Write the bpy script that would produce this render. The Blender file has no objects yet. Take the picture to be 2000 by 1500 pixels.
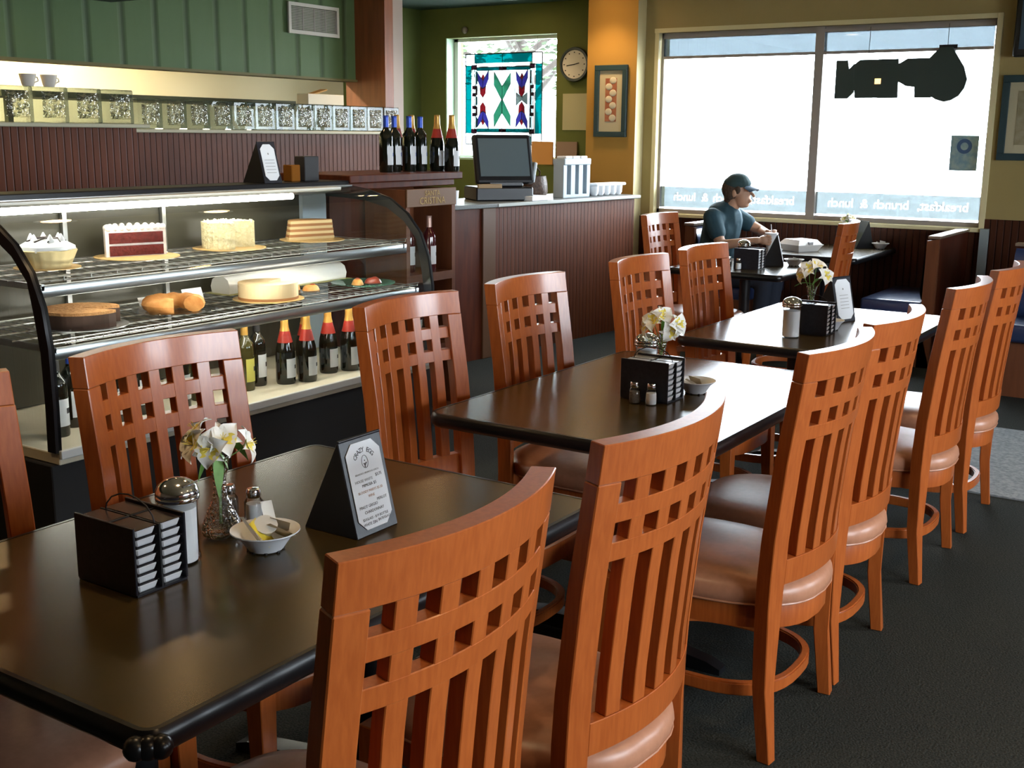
import bpy, bmesh, math, random
from mathutils import Vector, Matrix
from math import pi, sin, cos, radians as R
random.seed(4)
S = bpy.context.scene
COL = S.collection
# ------------------------------------------------------------------ camera
F_PX, PITCH, ROLL, YAW, HC = 2259.4, .21207, .008686, .58276, 1.58
fw = Vector((cos(PITCH)*cos(YAW), cos(PITCH)*sin(YAW), -sin(PITCH)))
rt = Vector((sin(YAW), -cos(YAW), 0)); up = rt.cross(fw)
r2 = rt*cos(ROLL)+up*sin(ROLL); u2 = -rt*sin(ROLL)+up*cos(ROLL)
cam = bpy.data.cameras.new('camera'); co = bpy.data.objects.new('camera', cam); COL.objects.link(co)
m = Matrix((r2, u2, -fw)).transposed().to_4x4(); m.translation = (0, 0, HC); co.matrix_world = m
cam.sensor_width = 36; cam.lens = F_PX/2000*36; cam.clip_start = .05; cam.clip_end = 200
S.camera = co
# ------------------------------------------------------------------ world, sun, exposure
S.view_settings.view_transform = 'Standard'; S.view_settings.look = 'None'
S.view_settings.gamma = 1; S.view_settings.use_curve_mapping = False
S.view_settings.exposure = 0.28
W = bpy.data.worlds.new('world'); S.world = W; W.use_nodes = True
bg = W.node_tree.nodes['Background']; bg.inputs[0].default_value = (.84, .93, 1, 1); bg.inputs[1].default_value = 26
sd = bpy.data.lights.new('sun', 'SUN'); sd.energy = 9; sd.angle = .01; sd.color = (1, .96, .9)
so = bpy.data.objects.new('sun', sd); COL.objects.link(so)
so.rotation_euler = (R(20), R(-28), 0)
S.cycles.max_bounces = 10; S.cycles.diffuse_bounces = 4; S.cycles.glossy_bounces = 4
S.cycles.transmission_bounces = 8; S.cycles.transparent_max_bounces = 24
S.cycles.caustics_reflective = False; S.cycles.caustics_refractive = False
S.cycles.sample_clamp_indirect = 6; S.cycles.blur_glossy = 1.0
S.cycles.use_denoising = True

def portal(loc, rot, sx, sy):
    d = bpy.data.lights.new('daylight_portal', 'AREA'); d.shape = 'RECTANGLE'; d.size = sx; d.size_y = sy
    d.cycles.is_portal = True
    o = bpy.data.objects.new('daylight_portal', d); COL.objects.link(o); o.location = loc; o.rotation_euler = rot
# ------------------------------------------------------------------ materials
MATS = {}
def nt(name):
    m = bpy.data.materials.new(name); m.use_nodes = True; MATS[name] = m
    return m, m.node_tree.nodes, m.node_tree.links, m.node_tree.nodes['Principled BSDF']
def pm(name, c, r=.5, metal=0, noise=0, scale=20, stretch=(1,1,1), c2=None, bump=0, coat=0, spec=.5, emit=None, es=0, trans=0, ior=1.45, sheen=0, alpha=1):
    m, N, L, b = nt(name)
    b.inputs['Base Color'].default_value = (*c, 1); b.inputs['Roughness'].default_value = r
    b.inputs['Metallic'].default_value = metal; b.inputs['Coat Weight'].default_value = coat
    b.inputs['Specular IOR Level'].default_value = spec; b.inputs['IOR'].default_value = ior
    b.inputs['Transmission Weight'].default_value = trans
    b.inputs['Coat Roughness'].default_value = .15
    if emit: b.inputs['Emission Color'].default_value = (*emit, 1); b.inputs['Emission Strength'].default_value = es
    if c2 is not None or bump:
        tc = N.new('ShaderNodeTexCoord'); mp = N.new('ShaderNodeMapping'); mp.inputs['Scale'].default_value = stretch
        nz = N.new('ShaderNodeTexNoise'); nz.inputs['Scale'].default_value = scale; nz.inputs['Detail'].default_value = 6
        L.new(tc.outputs['Object'], mp.inputs[0]); L.new(mp.outputs[0], nz.inputs[0])
        if c2 is not None:
            cr = N.new('ShaderNodeValToRGB'); cr.color_ramp.elements[0].position = .35; cr.color_ramp.elements[1].position = .65
            cr.color_ramp.elements[0].color = (*c, 1); cr.color_ramp.elements[1].color = (*c2, 1)
            L.new(nz.outputs[0], cr.inputs[0]); L.new(cr.outputs[0], b.inputs['Base Color'])
        if bump:
            bp = N.new('ShaderNodeBump'); bp.inputs['Strength'].default_value = bump; bp.inputs['Distance'].default_value = .01
            L.new(nz.outputs[0], bp.inputs['Height']); L.new(bp.outputs[0], b.inputs['Normal'])
    return m
def thin_glass(name, tint=(1,1,1), gloss=1.0, milk=0, milkc=(.8,.9,.95), rough=0.0, bump=0, bscale=30, gmin=.04):
    m, N, L, b = nt(name); N.remove(b); out = N['Material Output']
    t = N.new('ShaderNodeBsdfTransparent'); t.inputs[0].default_value = (*tint, 1)
    g = N.new('ShaderNodeBsdfGlossy'); g.inputs['Roughness'].default_value = rough
    fr = N.new('ShaderNodeLayerWeight'); fr.inputs[0].default_value = .18
    mu = N.new('ShaderNodeMath'); mu.operation = 'MULTIPLY_ADD'; mu.inputs[1].default_value = gloss; mu.inputs[2].default_value = gmin*gloss
    L.new(fr.outputs['Fresnel'], mu.inputs[0])
    mx = N.new('ShaderNodeMixShader'); L.new(mu.outputs[0], mx.inputs[0]); L.new(t.outputs[0], mx.inputs[1]); L.new(g.outputs[0], mx.inputs[2])
    last = mx
    if milk:
        d = N.new('ShaderNodeBsdfTranslucent'); d.inputs[0].default_value = (*milkc, 1)
        d2 = N.new('ShaderNodeBsdfDiffuse'); d2.inputs[0].default_value = (*milkc, 1)
        md = N.new('ShaderNodeMixShader'); md.inputs[0].default_value = .35; L.new(d.outputs[0], md.inputs[1]); L.new(d2.outputs[0], md.inputs[2])
        m2 = N.new('ShaderNodeMixShader'); m2.inputs[0].default_value = milk; L.new(mx.outputs[0], m2.inputs[1]); L.new(md.outputs[0], m2.inputs[2]); last = m2
    if bump:
        tc = N.new('ShaderNodeTexCoord'); nz = N.new('ShaderNodeTexNoise'); nz.inputs['Scale'].default_value = bscale; nz.inputs['Detail'].default_value = 1
        bp = N.new('ShaderNodeBump'); bp.inputs['Strength'].default_value = bump; bp.inputs['Distance'].default_value = .02
        L.new(tc.outputs['Object'], nz.inputs[0]); L.new(nz.outputs[0], bp.inputs['Height'])
        L.new(bp.outputs[0], g.inputs['Normal']); L.new(bp.outputs[0], fr.inputs['Normal'])
    L.new(last.outputs[0], out.inputs[0]); return m
def bead(name, c, c2, period=.04, axis='X', r=.35, grooves=.6):
    m, N, L, b = nt(name); b.inputs['Roughness'].default_value = r; b.inputs['Specular IOR Level'].default_value = .22
    tc = N.new('ShaderNodeTexCoord'); sp = N.new('ShaderNodeSeparateXYZ'); L.new(tc.outputs['Object'], sp.inputs[0])
    dv = N.new('ShaderNodeMath'); dv.operation = 'DIVIDE'; dv.inputs[1].default_value = period; L.new(sp.outputs[axis], dv.inputs[0])
    fr = N.new('ShaderNodeMath'); fr.operation = 'FRACT'; L.new(dv.outputs[0], fr.inputs[0])
    pp = N.new('ShaderNodeMath'); pp.operation = 'PINGPONG'; pp.inputs[1].default_value = .5; L.new(fr.outputs[0], pp.inputs[0])
    cr = N.new('ShaderNodeValToRGB'); cr.color_ramp.elements[0].position = .02; cr.color_ramp.elements[1].position = .12
    L.new(pp.outputs[0], cr.inputs[0])
    bp = N.new('ShaderNodeBump'); bp.inputs['Strength'].default_value = grooves; bp.inputs['Distance'].default_value = .01
    L.new(cr.outputs[0], bp.inputs['Height']); L.new(bp.outputs[0], b.inputs['Normal'])
    mp = N.new('ShaderNodeMapping'); mp.inputs['Scale'].default_value = (6, 6, .8); nz = N.new('ShaderNodeTexNoise'); nz.inputs['Scale'].default_value = 3; nz.inputs['Detail'].default_value = 5
    L.new(tc.outputs['Object'], mp.inputs[0]); L.new(mp.outputs[0], nz.inputs[0])
    mc = N.new('ShaderNodeMix'); mc.data_type = 'RGBA'; mc.inputs[6].default_value = (*c, 1); mc.inputs[7].default_value = (*c2, 1)
    L.new(nz.outputs[0], mc.inputs[0])
    m2 = N.new('ShaderNodeMix'); m2.data_type = 'RGBA'; m2.blend_type = 'MULTIPLY'; m2.inputs[0].default_value = .45
    L.new(mc.outputs[2], m2.inputs[6]); L.new(cr.outputs[0], m2.inputs[7]); L.new(m2.outputs[2], b.inputs['Base Color'])
    return m
WOOD = pm('chair_wood', (.30, .066, .011), .33, c2=(.37, .090, .017), scale=14, stretch=(9, 9, .9), coat=.35)
SEAT = pm('seat_vinyl', (.36, .165, .095), .36, c2=(.40, .185, .11), scale=60, bump=.04)
TTOP = pm('table_laminate', (.040, .026, .008), .23, c2=(.056, .036, .012), scale=14, stretch=(1, 3, 1), spec=.55)
TEDGE = pm('table_edge_black', (.006, .006, .007), .28, spec=.5)
IRON = pm('black_iron', (.008, .008, .009), .35, spec=.4)
CARPET = pm('carpet', (.014, .016, .015), .95, c2=(.034, .036, .031), scale=160, bump=.5, spec=.1)
RUGM = pm('mat_grey', (.16, .18, .20), .95, c2=(.26, .28, .30), scale=55, bump=.3, spec=.1)
OLIVE = pm('wall_olive_green', (.085, .105, .020), .8, c2=(.10, .12, .026), scale=2)
ORANGE = pm('wall_ochre', (.40, .215, .038), .8, c2=(.43, .235, .045), scale=2)
TAN = pm('wall_tan', (.34, .26, .10), .85, c2=(.37, .28, .115), scale=2)
CREAM = pm('wall_cream', (.84, .72, .46), .85)
DKTAN = pm('wall_brown', (.10, .065, .035), .8)
YELLOWTRIM = pm('reveal_cream', (.75, .66, .38), .6)
DARKCEIL = pm('ceiling_dark_green', (.012, .035, .022), .9)
DCEIL2 = pm('ceiling_tan', (.30, .25, .15), .9, c2=(.33, .27, .17), scale=3)
GREENRIB = bead('green_ribbed_soffit', (.075, .125, .052), (.085, .14, .06), .26, 'X', .55, .8)
BEADX = bead('beadboard_cherry', (.055, .012, .004), (.14, .038, .011), .045, 'X', .5, .8)
BEADY = bead('beadboard_dark', (.05, .016, .008), (.085, .026, .012), .05, 'Y', .4, .7)
DWOOD = pm('dark_cherry_panel', (.06, .012, .005), .4, spec=.3, c2=(.10, .022, .008), scale=5, stretch=(5, 5, .6))
MWOOD = pm('rack_wood', (.12, .038, .016), .4, c2=(.16, .055, .022), scale=5, stretch=(5, 5, .6))
POSTW = pm('post_wood', (.16, .05, .018), .45, c2=(.22, .07, .025), scale=5, stretch=(5, 5, .6))
BLACK = pm('black_enamel', (.010, .010, .012), .3)
BLACKM = pm('black_matte', (.012, .012, .013), .6)
LEATHER = pm('black_leatherette', (.012, .012, .018), .38, c2=(.02, .02, .028), scale=90, bump=.05)
BOOTHV = pm('booth_vinyl_navy', (.022, .038, .10), .33, spec=.6, coat=.5)
CHROME = pm('chrome', (.75, .76, .78), .12, metal=1)
STEEL = pm('brushed_steel', (.55, .57, .58), .3, metal=1)
ALU = pm('window_frame_glare', (.34, .30, .27), .5)  # window glare mixed into the frame colour as a paler tone
WHITE = pm('white_plastic', (.86, .88, .91), .4)
PAPER = pm('white_paper', (.86, .89, .93), .8)
INK = pm('ink', (.03, .03, .035), .8)
GREYP = pm('grey_plastic', (.38, .45, .50), .5)
SUGAR = pm('sugar', (.93, .94, .95), .9)
PEPPER = pm('pepper', (.10, .085, .07), .9, c2=(.22, .19, .15), scale=400)
GLASS = thin_glass('clear_glass', (.985, .99, .99), .8, gmin=.05)
GLASSR = thin_glass('ribbed_glass', (.93, .95, .95), 1.6, bump=.6, bscale=120, gmin=.08)
CASEGL = thin_glass('case_glass', (.93, .96, .95), .9, gmin=.05)
WINGL = thin_glass('window_glass', (.98, .99, 1), .5, gmin=.03)
SHADE = thin_glass('shade_film', (.155, .172, .18), .6, milk=.06, milkc=(.04, .05, .055))
BANDM = thin_glass('blue_window_film', (.21, .228, .234), .3, milk=.06, milkc=(.06, .07, .075))
LETTER = thin_glass('white_vinyl_letter', (.97, .98, 1), .1, milk=.05)
BLOCKG = thin_glass('glass_block_body', (.60, .66, .66), .5, milk=.12, milkc=(.30, .34, .30), bump=.2, bscale=8)
BLOCKC = thin_glass('glass_block_wave', (1, .96, .84), 2.2, milk=.10, milkc=(.95, .88, .66), bump=1.0, bscale=34, rough=.05)
def _mottle():
    N, L = BLOCKC.node_tree.nodes, BLOCKC.node_tree.links
    t = next(n for n in N if n.type == 'BSDF_TRANSPARENT'); tc = N.new('ShaderNodeTexCoord'); nz = N.new('ShaderNodeTexNoise')
    nz.inputs['Scale'].default_value = 26; nz.inputs['Detail'].default_value = 2; nz.inputs['Distortion'].default_value = 2.5
    cr = N.new('ShaderNodeValToRGB'); e = cr.color_ramp.elements; e[0].position = .36; e[0].color = (.10, .13, .10, 1); e[1].position = .60; e[1].color = (1, .97, .88, 1)
    m_ = e.new(.46); m_.color = (.42, .46, .38, 1)
    L.new(tc.outputs['Object'], nz.inputs[0]); L.new(nz.outputs[0], cr.inputs[0]); L.new(cr.outputs[0], t.inputs[0])
_mottle()
PETAL = pm('petal_white', (.86, .84, .78), .6); PETALY = pm('petal_yellow', (.80, .66, .10), .6)
LEAF = pm('leaf_green', (.12, .27, .05), .5, c2=(.18, .36, .08), scale=40)
STEM = pm('stem_green', (.16, .30, .08), .5)
WINE = pm('bottle_dark_glass', (.006, .008, .005), .08, spec=.8)
WINER = pm('bottle_rose_glass', (.06, .008, .010), .1, spec=.8)
OLIVEGL = pm('bottle_olive_glass', (.05, .045, .012), .1, spec=.8)
BLUEF = pm('foil_blue', (.03, .08, .42), .35, metal=.3); GOLDF = pm('foil_gold', (.60, .34, .08), .35, metal=.5)
REDF = pm('foil_red', (.35, .03, .02), .4); ROSEF = pm('foil_rose', (.55, .36, .30), .35, metal=.4)
LABELW = pm('label_white', (.74, .76, .78), .6); LABELY = pm('label_yellow', (.62, .58, .12), .6)
FLUO = pm('fluorescent', (1, 1, 1), .5, emit=(1, .95, .82), es=32)
BULB = pm('lamp_bulb_glow', (1, .8, .5), .5, emit=(1, .62, .28), es=30)
SKIN = pm('skin', (.50, .29, .19), .55); SHIRT = pm('teal_shirt', (.018, .055, .075), .8, c2=(.025, .07, .095), scale=15)
HAIR = pm('brown_hair', (.055, .032, .02), .7, c2=(.09, .055, .035), scale=60, bump=.5)
CAPM = pm('cap_teal', (.03, .065, .068), .8); JEAN = pm('dark_jeans', (.02, .025, .04), .9)
# ------------------------------------------------------------------ mesh helpers
class MB:
    def __init__(s): s.bm = bmesh.new(); s.mats = []; s.mi = 0
    def mat(s, m):
        if m not in s.mats: s.mats.append(m)
        s.mi = s.mats.index(m); return s
    def _f(s, vs, smooth=False):
        try: f = s.bm.faces.new(vs)
        except ValueError: return
        f.material_index = s.mi; f.smooth = smooth; return f
    def box(s, a, b, bev=0, rot=None, seg=1):
        x0, y0, z0 = [min(a[i], b[i]) for i in range(3)]; x1, y1, z1 = [max(a[i], b[i]) for i in range(3)]
        v = [s.bm.verts.new(p) for p in ((x0,y0,z0),(x1,y0,z0),(x1,y1,z0),(x0,y1,z0),(x0,y0,z1),(x1,y0,z1),(x1,y1,z1),(x0,y1,z1))]
        fs = [s._f([v[i] for i in q]) for q in ((3,2,1,0),(4,5,6,7),(0,1,5,4),(1,2,6,5),(2,3,7,6),(3,0,4,7))]
        if bev:
            es = list({e for f in fs for e in f.edges})
            r = bmesh.ops.bevel(s.bm, geom=es, offset=bev, segments=seg, affect='EDGES', profile=.5)
            for f in r['faces']: f.material_index = s.mi
            v = list({w for f in r['faces'] for w in f.verts} | {w for w in v if w.is_valid})
        if rot: bmesh.ops.transform(s.bm, matrix=rot, verts=v)
        return v
    def lathe(s, prof, c=(0,0,0), n=24, smooth=True, fn=None):
        rings = []
        for (r, z) in prof:
            if r < 1e-6: rings.append([s.bm.verts.new((c[0], c[1], c[2]+z))])
            else:
                rg = []
                for k in range(n):
                    a = 2*pi*k/n; rr, aa = (fn(r, z, a) if fn else (r, a))
                    rg.append(s.bm.verts.new((c[0]+rr*cos(aa), c[1]+rr*sin(aa), c[2]+z)))
                rings.append(rg)
        for A, B in zip(rings, rings[1:]):
            for k in range(n):
                k2 = (k+1) % n
                if len(A) == 1 and len(B) == 1: continue
                if len(A) == 1: s._f([A[0], B[k2], B[k]][::-1], smooth)
                elif len(B) == 1: s._f([A[k], A[k2], B[0]], smooth)
                else: s._f([A[k], A[k2], B[k2], B[k]], smooth)
        return rings
    def cyl(s, p, q, r, r2=None, n=12, caps=True, smooth=True):
        s.tube([p, q], [r, r if r2 is None else r2], n, caps, smooth)
    def tube(s, pts, rad, n=8, caps=True, smooth=True, closed=False):
        pts = [Vector(p) for p in pts]
        if not hasattr(rad, '__len__'): rad = [rad]*len(pts)
        rings = []; prev = None; N = len(pts)
        for i, p in enumerate(pts):
            d = (pts[(i+1) % N]-pts[i-1]) if closed else (pts[min(i+1, N-1)]-pts[max(i-1, 0)])
            d.normalize()
            if prev is None: x = d.orthogonal().normalized()
            else: x = (prev-d*prev.dot(d)).normalized()
            prev = x; y = d.cross(x)
            rings.append([s.bm.verts.new(p+(x*cos(2*pi*k/n)+y*sin(2*pi*k/n))*rad[i]) for k in range(n)])
        pr = list(zip(rings, rings[1:]))
        if closed: pr.append((rings[-1], rings[0]))
        for A, B in pr:
            for k in range(n): s._f([A[k], A[(k+1) % n], B[(k+1) % n], B[k]], smooth)
        if caps and not closed: s._f(rings[0][::-1]); s._f(rings[-1])
    def prism(s, pts, ax, a, b, smooth=False):
        """polygon pts (2D) extruded along axis ax from a to b"""
        def P(u, v, w): return {'X': (w, u, v), 'Y': (u, w, v), 'Z': (u, v, w)}[ax]
        A = [s.bm.verts.new(P(u, v, a)) for u, v in pts]; B = [s.bm.verts.new(P(u, v, b)) for u, v in pts]
        s._f(A[::-1]); s._f(B); n = len(pts)
        for i in range(n): s._f([A[i], A[(i+1) % n], B[(i+1) % n], B[i]], smooth)
        return A+B
    def grid(s, fn, nu, nv, smooth=True):
        V = [[s.bm.verts.new(fn(i/nu, j/nv)) for j in range(nv+1)] for i in range(nu+1)]
        for i in range(nu):
            for j in range(nv): s._f([V[i][j], V[i+1][j], V[i+1][j+1], V[i][j+1]], smooth)
    def sphere(s, c, r, n=12, sc=(1,1,1)):
        r_ = bmesh.ops.create_uvsphere(s.bm, u_segments=n, v_segments=max(6, n*2//3), radius=r, matrix=Matrix.Translation(c) @ Matrix.Diagonal((*sc, 1)))
        for v in r_['verts']:
            for f in v.link_faces: f.material_index = s.mi; f.smooth = True
        return r_['verts']
    def build(s, name, mat=None, parent=None, loc=None, fixn=True, sharp=48):
        if fixn: bmesh.ops.recalc_face_normals(s.bm, faces=s.bm.faces)
        me = bpy.data.meshes.new(name); s.bm.to_mesh(me); s.bm.free()
        if any(p.use_smooth for p in me.polygons): me.set_sharp_from_angle(angle=R(sharp))
        if mat is not None and not s.mats: s.mats = [mat]
        for m_ in s.mats: me.materials.append(m_)
        o = bpy.data.objects.new(name, me); COL.objects.link(o)
        if parent: o.parent = parent
        if loc: o.location = loc
        return o
def empty(name, loc=(0,0,0), rz=0):
    o = bpy.data.objects.new(name, None); COL.objects.link(o); o.location = loc; o.rotation_euler = (0, 0, rz); o.empty_display_size = .05
    return o
def tag(o, label, cat, group=None, kind=None):
    o['label'] = label; o['category'] = cat
    if group: o['group'] = group
    if kind: o['kind'] = kind
    return o
def struct(o, label=None, cat=None):
    o['kind'] = 'structure'
    if label: o['label'] = label
    if cat: o['category'] = cat
    return o
KIDS = {}
def kids(o): return [c for c in bpy.data.objects if c.parent == o]
def copy_tree(o, parent=None, cache={}):
    if o.name not in cache: cache[o.name] = kids(o)
    c = o.copy(); COL.objects.link(c); c.parent = parent
    for ch in cache[o.name]: copy_tree(ch, c)
    return c
def text(body, size, name, mat, parent, mw, align='CENTER', ext=.0004, label=None):
    """flat lettering; mw places text plane (x right, y up)"""
    cu = bpy.data.curves.new('t', 'FONT'); cu.body = body; cu.size = size; cu.align_x = align; cu.align_y = 'CENTER'; cu.extrude = ext; cu.resolution_u = 2
    to = bpy.data.objects.new('t', cu); COL.objects.link(to)
    dg = bpy.context.evaluated_depsgraph_get(); me = bpy.data.meshes.new_from_object(to.evaluated_get(dg))
    bpy.data.objects.remove(to); bpy.data.curves.remove(cu)
    me.transform(mw); me.materials.clear(); me.materials.append(mat)
    o = bpy.data.objects.new(name, me); COL.objects.link(o)
    if parent: o.parent = parent
    return o
def frame(o, x, y):
    x = Vector(x).normalized(); y = Vector(y).normalized(); z = x.cross(y)
    m = Matrix((x, y, z)).transposed().to_4x4(); m.translation = o; return m
def simple(name, mat, a, b, label=None, cat=None, bev=0, group=None):
    q = MB(); q.box(a, b, bev); o = q.build(name, mat)
    if cat: tag(o, label, cat, group)
    return o
# ================================================================== SETTING
XW, XG, YR, XB, ZC = 9.15, 9.8, -2.6, -2.6, 2.82
def wall(name, mat, boxes):
    q = MB()
    for a, b in boxes: q.box(a, b)
    return struct(q.build(name, mat))
wall('floor', CARPET, [((XB-.2, YR-.2, -.1), (10.1, 8.4, 0))])
wall('ceiling', DCEIL2, [((XB-.2, YR-.2, ZC), (10.1, 4.7, ZC+.15))])
wall('ceiling_kitchen', DARKCEIL, [((XB-.2, 4.7, ZC), (10.1, 8.4, ZC+.15))])
WY0, WY1, WZ0, WZ1 = 1.88, 4.58, .93, 2.43
wall('wall_front', TAN, [((XW, YR, 1.0), (XW+.22, WY0, ZC)), ((XW, WY0, WZ1), (XW+.22, WY1, ZC)), ((XW, WY1, .0), (XW+.22, 4.699, ZC))])
wall('wall_return', YELLOWTRIM, [((9.002, 4.70, .0), (XW+.22, 4.82, ZC))])
wall('wall_front_wainscot', BEADY, [((XW-.012, YR, 0), (XW+.22, WY0, 1.0)), ((XW-.012, WY0, 0), (XW+.22, WY1, WZ0-.02)), ((XW-.015, WY1, 0), (XW, 4.70, WZ0-.03))])
wall('wall_ochre', ORANGE, [((9.0, 4.701, 0), (9.2, 5.18, ZC))])
wall('wall_ochre_return', OLIVE, [((9.2, 5.10, 0), (XG, 5.20, ZC))])
GY0, GY1, GZ0, GZ1 = 5.98, 7.30, 1.33, 2.53
wall('wall_green', OLIVE, [((XG, 5.1, 0), (XG+.3, GY0, ZC)), ((XG, GY0, GZ1), (XG+.3, GY1, ZC)), ((XG, GY0, 0), (XG+.3, GY1, GZ0)), ((XG, GY1, 0), (XG+.3, 8.4, ZC))])
wall('wall_green_side', OLIVE, [((9.25, 7.62, 0), (XG, 7.72, ZC)), ((9.25, 7.72, 0), (9.35, 8.4, ZC))])
wall('wall_kitchen', CREAM, [((XB, 8.2, 0), (9.3, 8.4, ZC))])
wall('wall_left', DKTAN, [((XB-.2, YR, 0), (XB, 8.4, ZC))])
# right hand wall with three large openings, out of frame
q = MB(); q.box((XB, YR-.2, 0), (XW+.2, YR, 1.1)); q.box((XB, YR-.2, 2.1), (XW+.2, YR, ZC))
for a, b in ((XB, .8), (3.4, 4.6), (6.4, XW+.2)): q.box((a, YR-.2, 1.1), (b, YR, 2.1))
struct(q.build('wall_right', DKTAN))
for i, (a, b) in enumerate(((.8, 3.4), (4.6, 6.4))):
    q = MB(); q.mat(ALU)
    for p0, p1 in (((a, YR-.1, 1.1), (b, YR-.06, 1.14)), ((a, YR-.1, 2.06), (b, YR-.06, 2.1)), ((a, YR-.1, 1.14), (a+.04, YR-.06, 2.06)), ((b-.04, YR-.1, 1.14), (b, YR-.06, 2.06))): q.box(p0, p1)
    q.mat(WINGL); q.box((a+.04, YR-.084, 1.14), (b-.04, YR-.08, 2.06)); struct(q.build('window_%d' % (i+3)))
    portal(((a+b)/2, YR-.02, 1.62), (R(90), 0, 0), b-a, 1.0)
portal((XW+.02, 3.23, 1.68), (R(90), 0, R(90)), 2.7, 1.5)
portal((XG+.02, 6.64, 1.93), (R(90), 0, R(90)), 1.32, 1.2)
# big front window
q = MB()
q.box((XW-.03, WY0-.02, WZ0-.03), (XW+.2, WY1+.02, WZ0), .004); q.box((XW-.015, WY0-.03, WZ1), (XW+.01, WY1+.03, WZ1+.035))
q.box((XW-.004, WY1-.006, WZ0), (XW+.2, WY1+.03, WZ1)); q.box((XW-.02, WY0-.04, WZ0), (XW+.006, WY0, WZ1+.035), .003)
struct(q.build('trim_1', YELLOWTRIM))
q = MB(); y_ = 3.195
for a, b in (((XW+.06, WY0, WZ0), (XW+.11, WY1, WZ0+.035)), ((XW+.06, WY0, WZ1-.045), (XW+.11, WY1, WZ1)), ((XW+.06, WY0, WZ0), (XW+.11, WY0+.02, WZ1)),
             ((XW+.06, WY1-.03, WZ0), (XW+.11, WY1, WZ1)), ((XW+.04, y_-.035, WZ0), (XW+.11, y_+.035, WZ1))): q.box(a, b)
wf = struct(q.build('window_1', ALU))
q = MB(); q.box((XW+.083, WY0+.02, WZ0+.035), (XW+.087, y_-.035, WZ1-.045)); q.box((XW+.083, y_+.035, WZ0+.035), (XW+.087, WY1-.03, WZ1-.045)); q.build('window_pane', WINGL, wf)
# shade strips along the top of both panes
for nm, a, b, lab in (('roller_blind', y_+.035, WY1-.03, 'grey translucent shade strip across the top of the left window pane'), ('roller_blind', WY0+.02, y_-.035, 'grey translucent shade strip across the top of the right pane above the open sign')):
    e = empty(nm, (XW+.05, (a+b)/2, 2.24)); w = (b-a)/2
    q = MB(); q.box((-.001, -w, 0), (.001, w, .145)); q.build('shade_film', SHADE, e)
    q = MB(); q.box((-.008, -w, -.022), (.008, w, 0)); q.build('bottom_bar', ALU, e)
    q = MB(); q.box((-.01, -w, .145), (.01, w, .17)); q.build('top_bar', ALU, e)
    tag(e, lab, 'window shade')
# blue lettered film along the bottom
for a, b, lab, sz in ((y_+.035, WY1-.03, 'pale blue film with mirrored white lettering along the bottom of the left pane', .098), (WY0+.02, y_-.035, 'pale blue film with mirrored white lettering along the bottom of the right pane', .098)):
    e = empty('window_film', (XW+.079, (a+b)/2, 1.0)); w = (b-a)/2
    q = MB(); q.box((-.0005, -w, -.02), (.0005, w, .155)); fb = q.build('film_band', BANDM, e)
    for wd_, yy in (('breakfast,', -.36), ('brunch', .03), ('&', .24), ('lunch', .43)):
        lt = text(wd_, sz, 'lettering', LETTER, e, frame((0, yy, .07), (0, 1, 0), (0, 0, 1)), ext=.002)
        bo = fb.modifiers.new('b', 'BOOLEAN'); bo.object = lt; bo.operation = 'DIFFERENCE'; bo.solver = 'EXACT'
        lts = globals().setdefault('LTS', []); lts.append(lt)
    dg = bpy.context.evaluated_depsgraph_get(); me = bpy.data.meshes.new_from_object(fb.evaluated_get(dg)); fb.modifiers.clear(); fb.data = me
    for lt in LTS: 
        for v in lt.data.vertices: v.co.x *= .2
    LTS.clear()
    tag(e, lab, 'window lettering')
# open sign (seen from behind), heart of four backing boards
e = empty('open_sign', (XW+.05, 2.55, 2.02)); e.location = (XW+.03, 0, 0)
SG = pm('sign_backing', (.035, .055, .05), .5)
def signpart(nm, pts, t=.035):
    q = MB(); q.prism(pts, 'X', -t/2, t/2); return q.build(nm, SG, e)
signpart('sign_letter_n', [(3.045,2.167),(2.955,2.167),(2.942,2.10),(2.905,2.14),(2.895,1.925),(2.942,1.879),(3.045,1.879)], .03)
signpart('sign_letter_n', [(2.91,2.13),(2.861,2.168),(2.70,2.168),(2.70,1.882),(2.886,1.882),(2.89,1.94),(2.93,1.90)], .026)
signpart('sign_letter_e', [(2.71,2.168),(2.567,2.168),(2.555,1.880),(2.71,1.880)], .034)
signpart('sign_letter_p', [(2.565,2.13),(2.50,2.168),(2.33,2.168),(2.31,1.879),(2.43,1.881),(2.436,1.958),(2.501,1.966),(2.565,2.003)], .038)
signpart('sign_letter_o', [(2.263,2.24),(2.18,2.24),(2.133,2.167),(2.086,2.097),(2.058,2.008),(2.073,1.946),(2.109,1.891),(2.162,1.86),(2.216,1.848),(2.273,1.865),(2.318,1.894),(2.345,1.94),(2.347,2.159),(2.302,2.206)], .05)
q = MB(); q.box((-.022, 2.69, 1.985), (-.016, 2.735, 2.025)); g_ = q.build('power_light', pm('sign_glow', (1, .7, .4), .5, emit=(1, .55, .2), es=2.2), e)
q = MB(); [q.cyl((0, y, 2.2), (0, y, 2.41), .002, n=6) for y in (2.22, 2.8)]; q.box((-.003, 2.15, 2.23), (.003, 2.28, 2.26)); q.build('hanger', BLACKM, e)
tag(e, 'dark open sign hanging in the front window, seen from behind', 'sign')
e = empty('window_poster', (XW+.078, 2.05, 1.345))
q = MB(); q.box((-.0008, -.1, 0), (.0008, .1, .26)); q.build('poster_sheet', pm('poster_blue', (.16, .27, .33), .7, c2=(.30, .38, .36), scale=22), e)
q = MB(); q.lathe([(.028, 0), (.055, 0)], n=20); o = q.build('poster_emblem', pm('poster_ring', (.05, .10, .20), .7), e); o.rotation_euler = (0, R(90), 0); o.location = (-.002, 0, .18)
tag(e, 'small blue notice taped low on the right window pane', 'poster')
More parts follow.
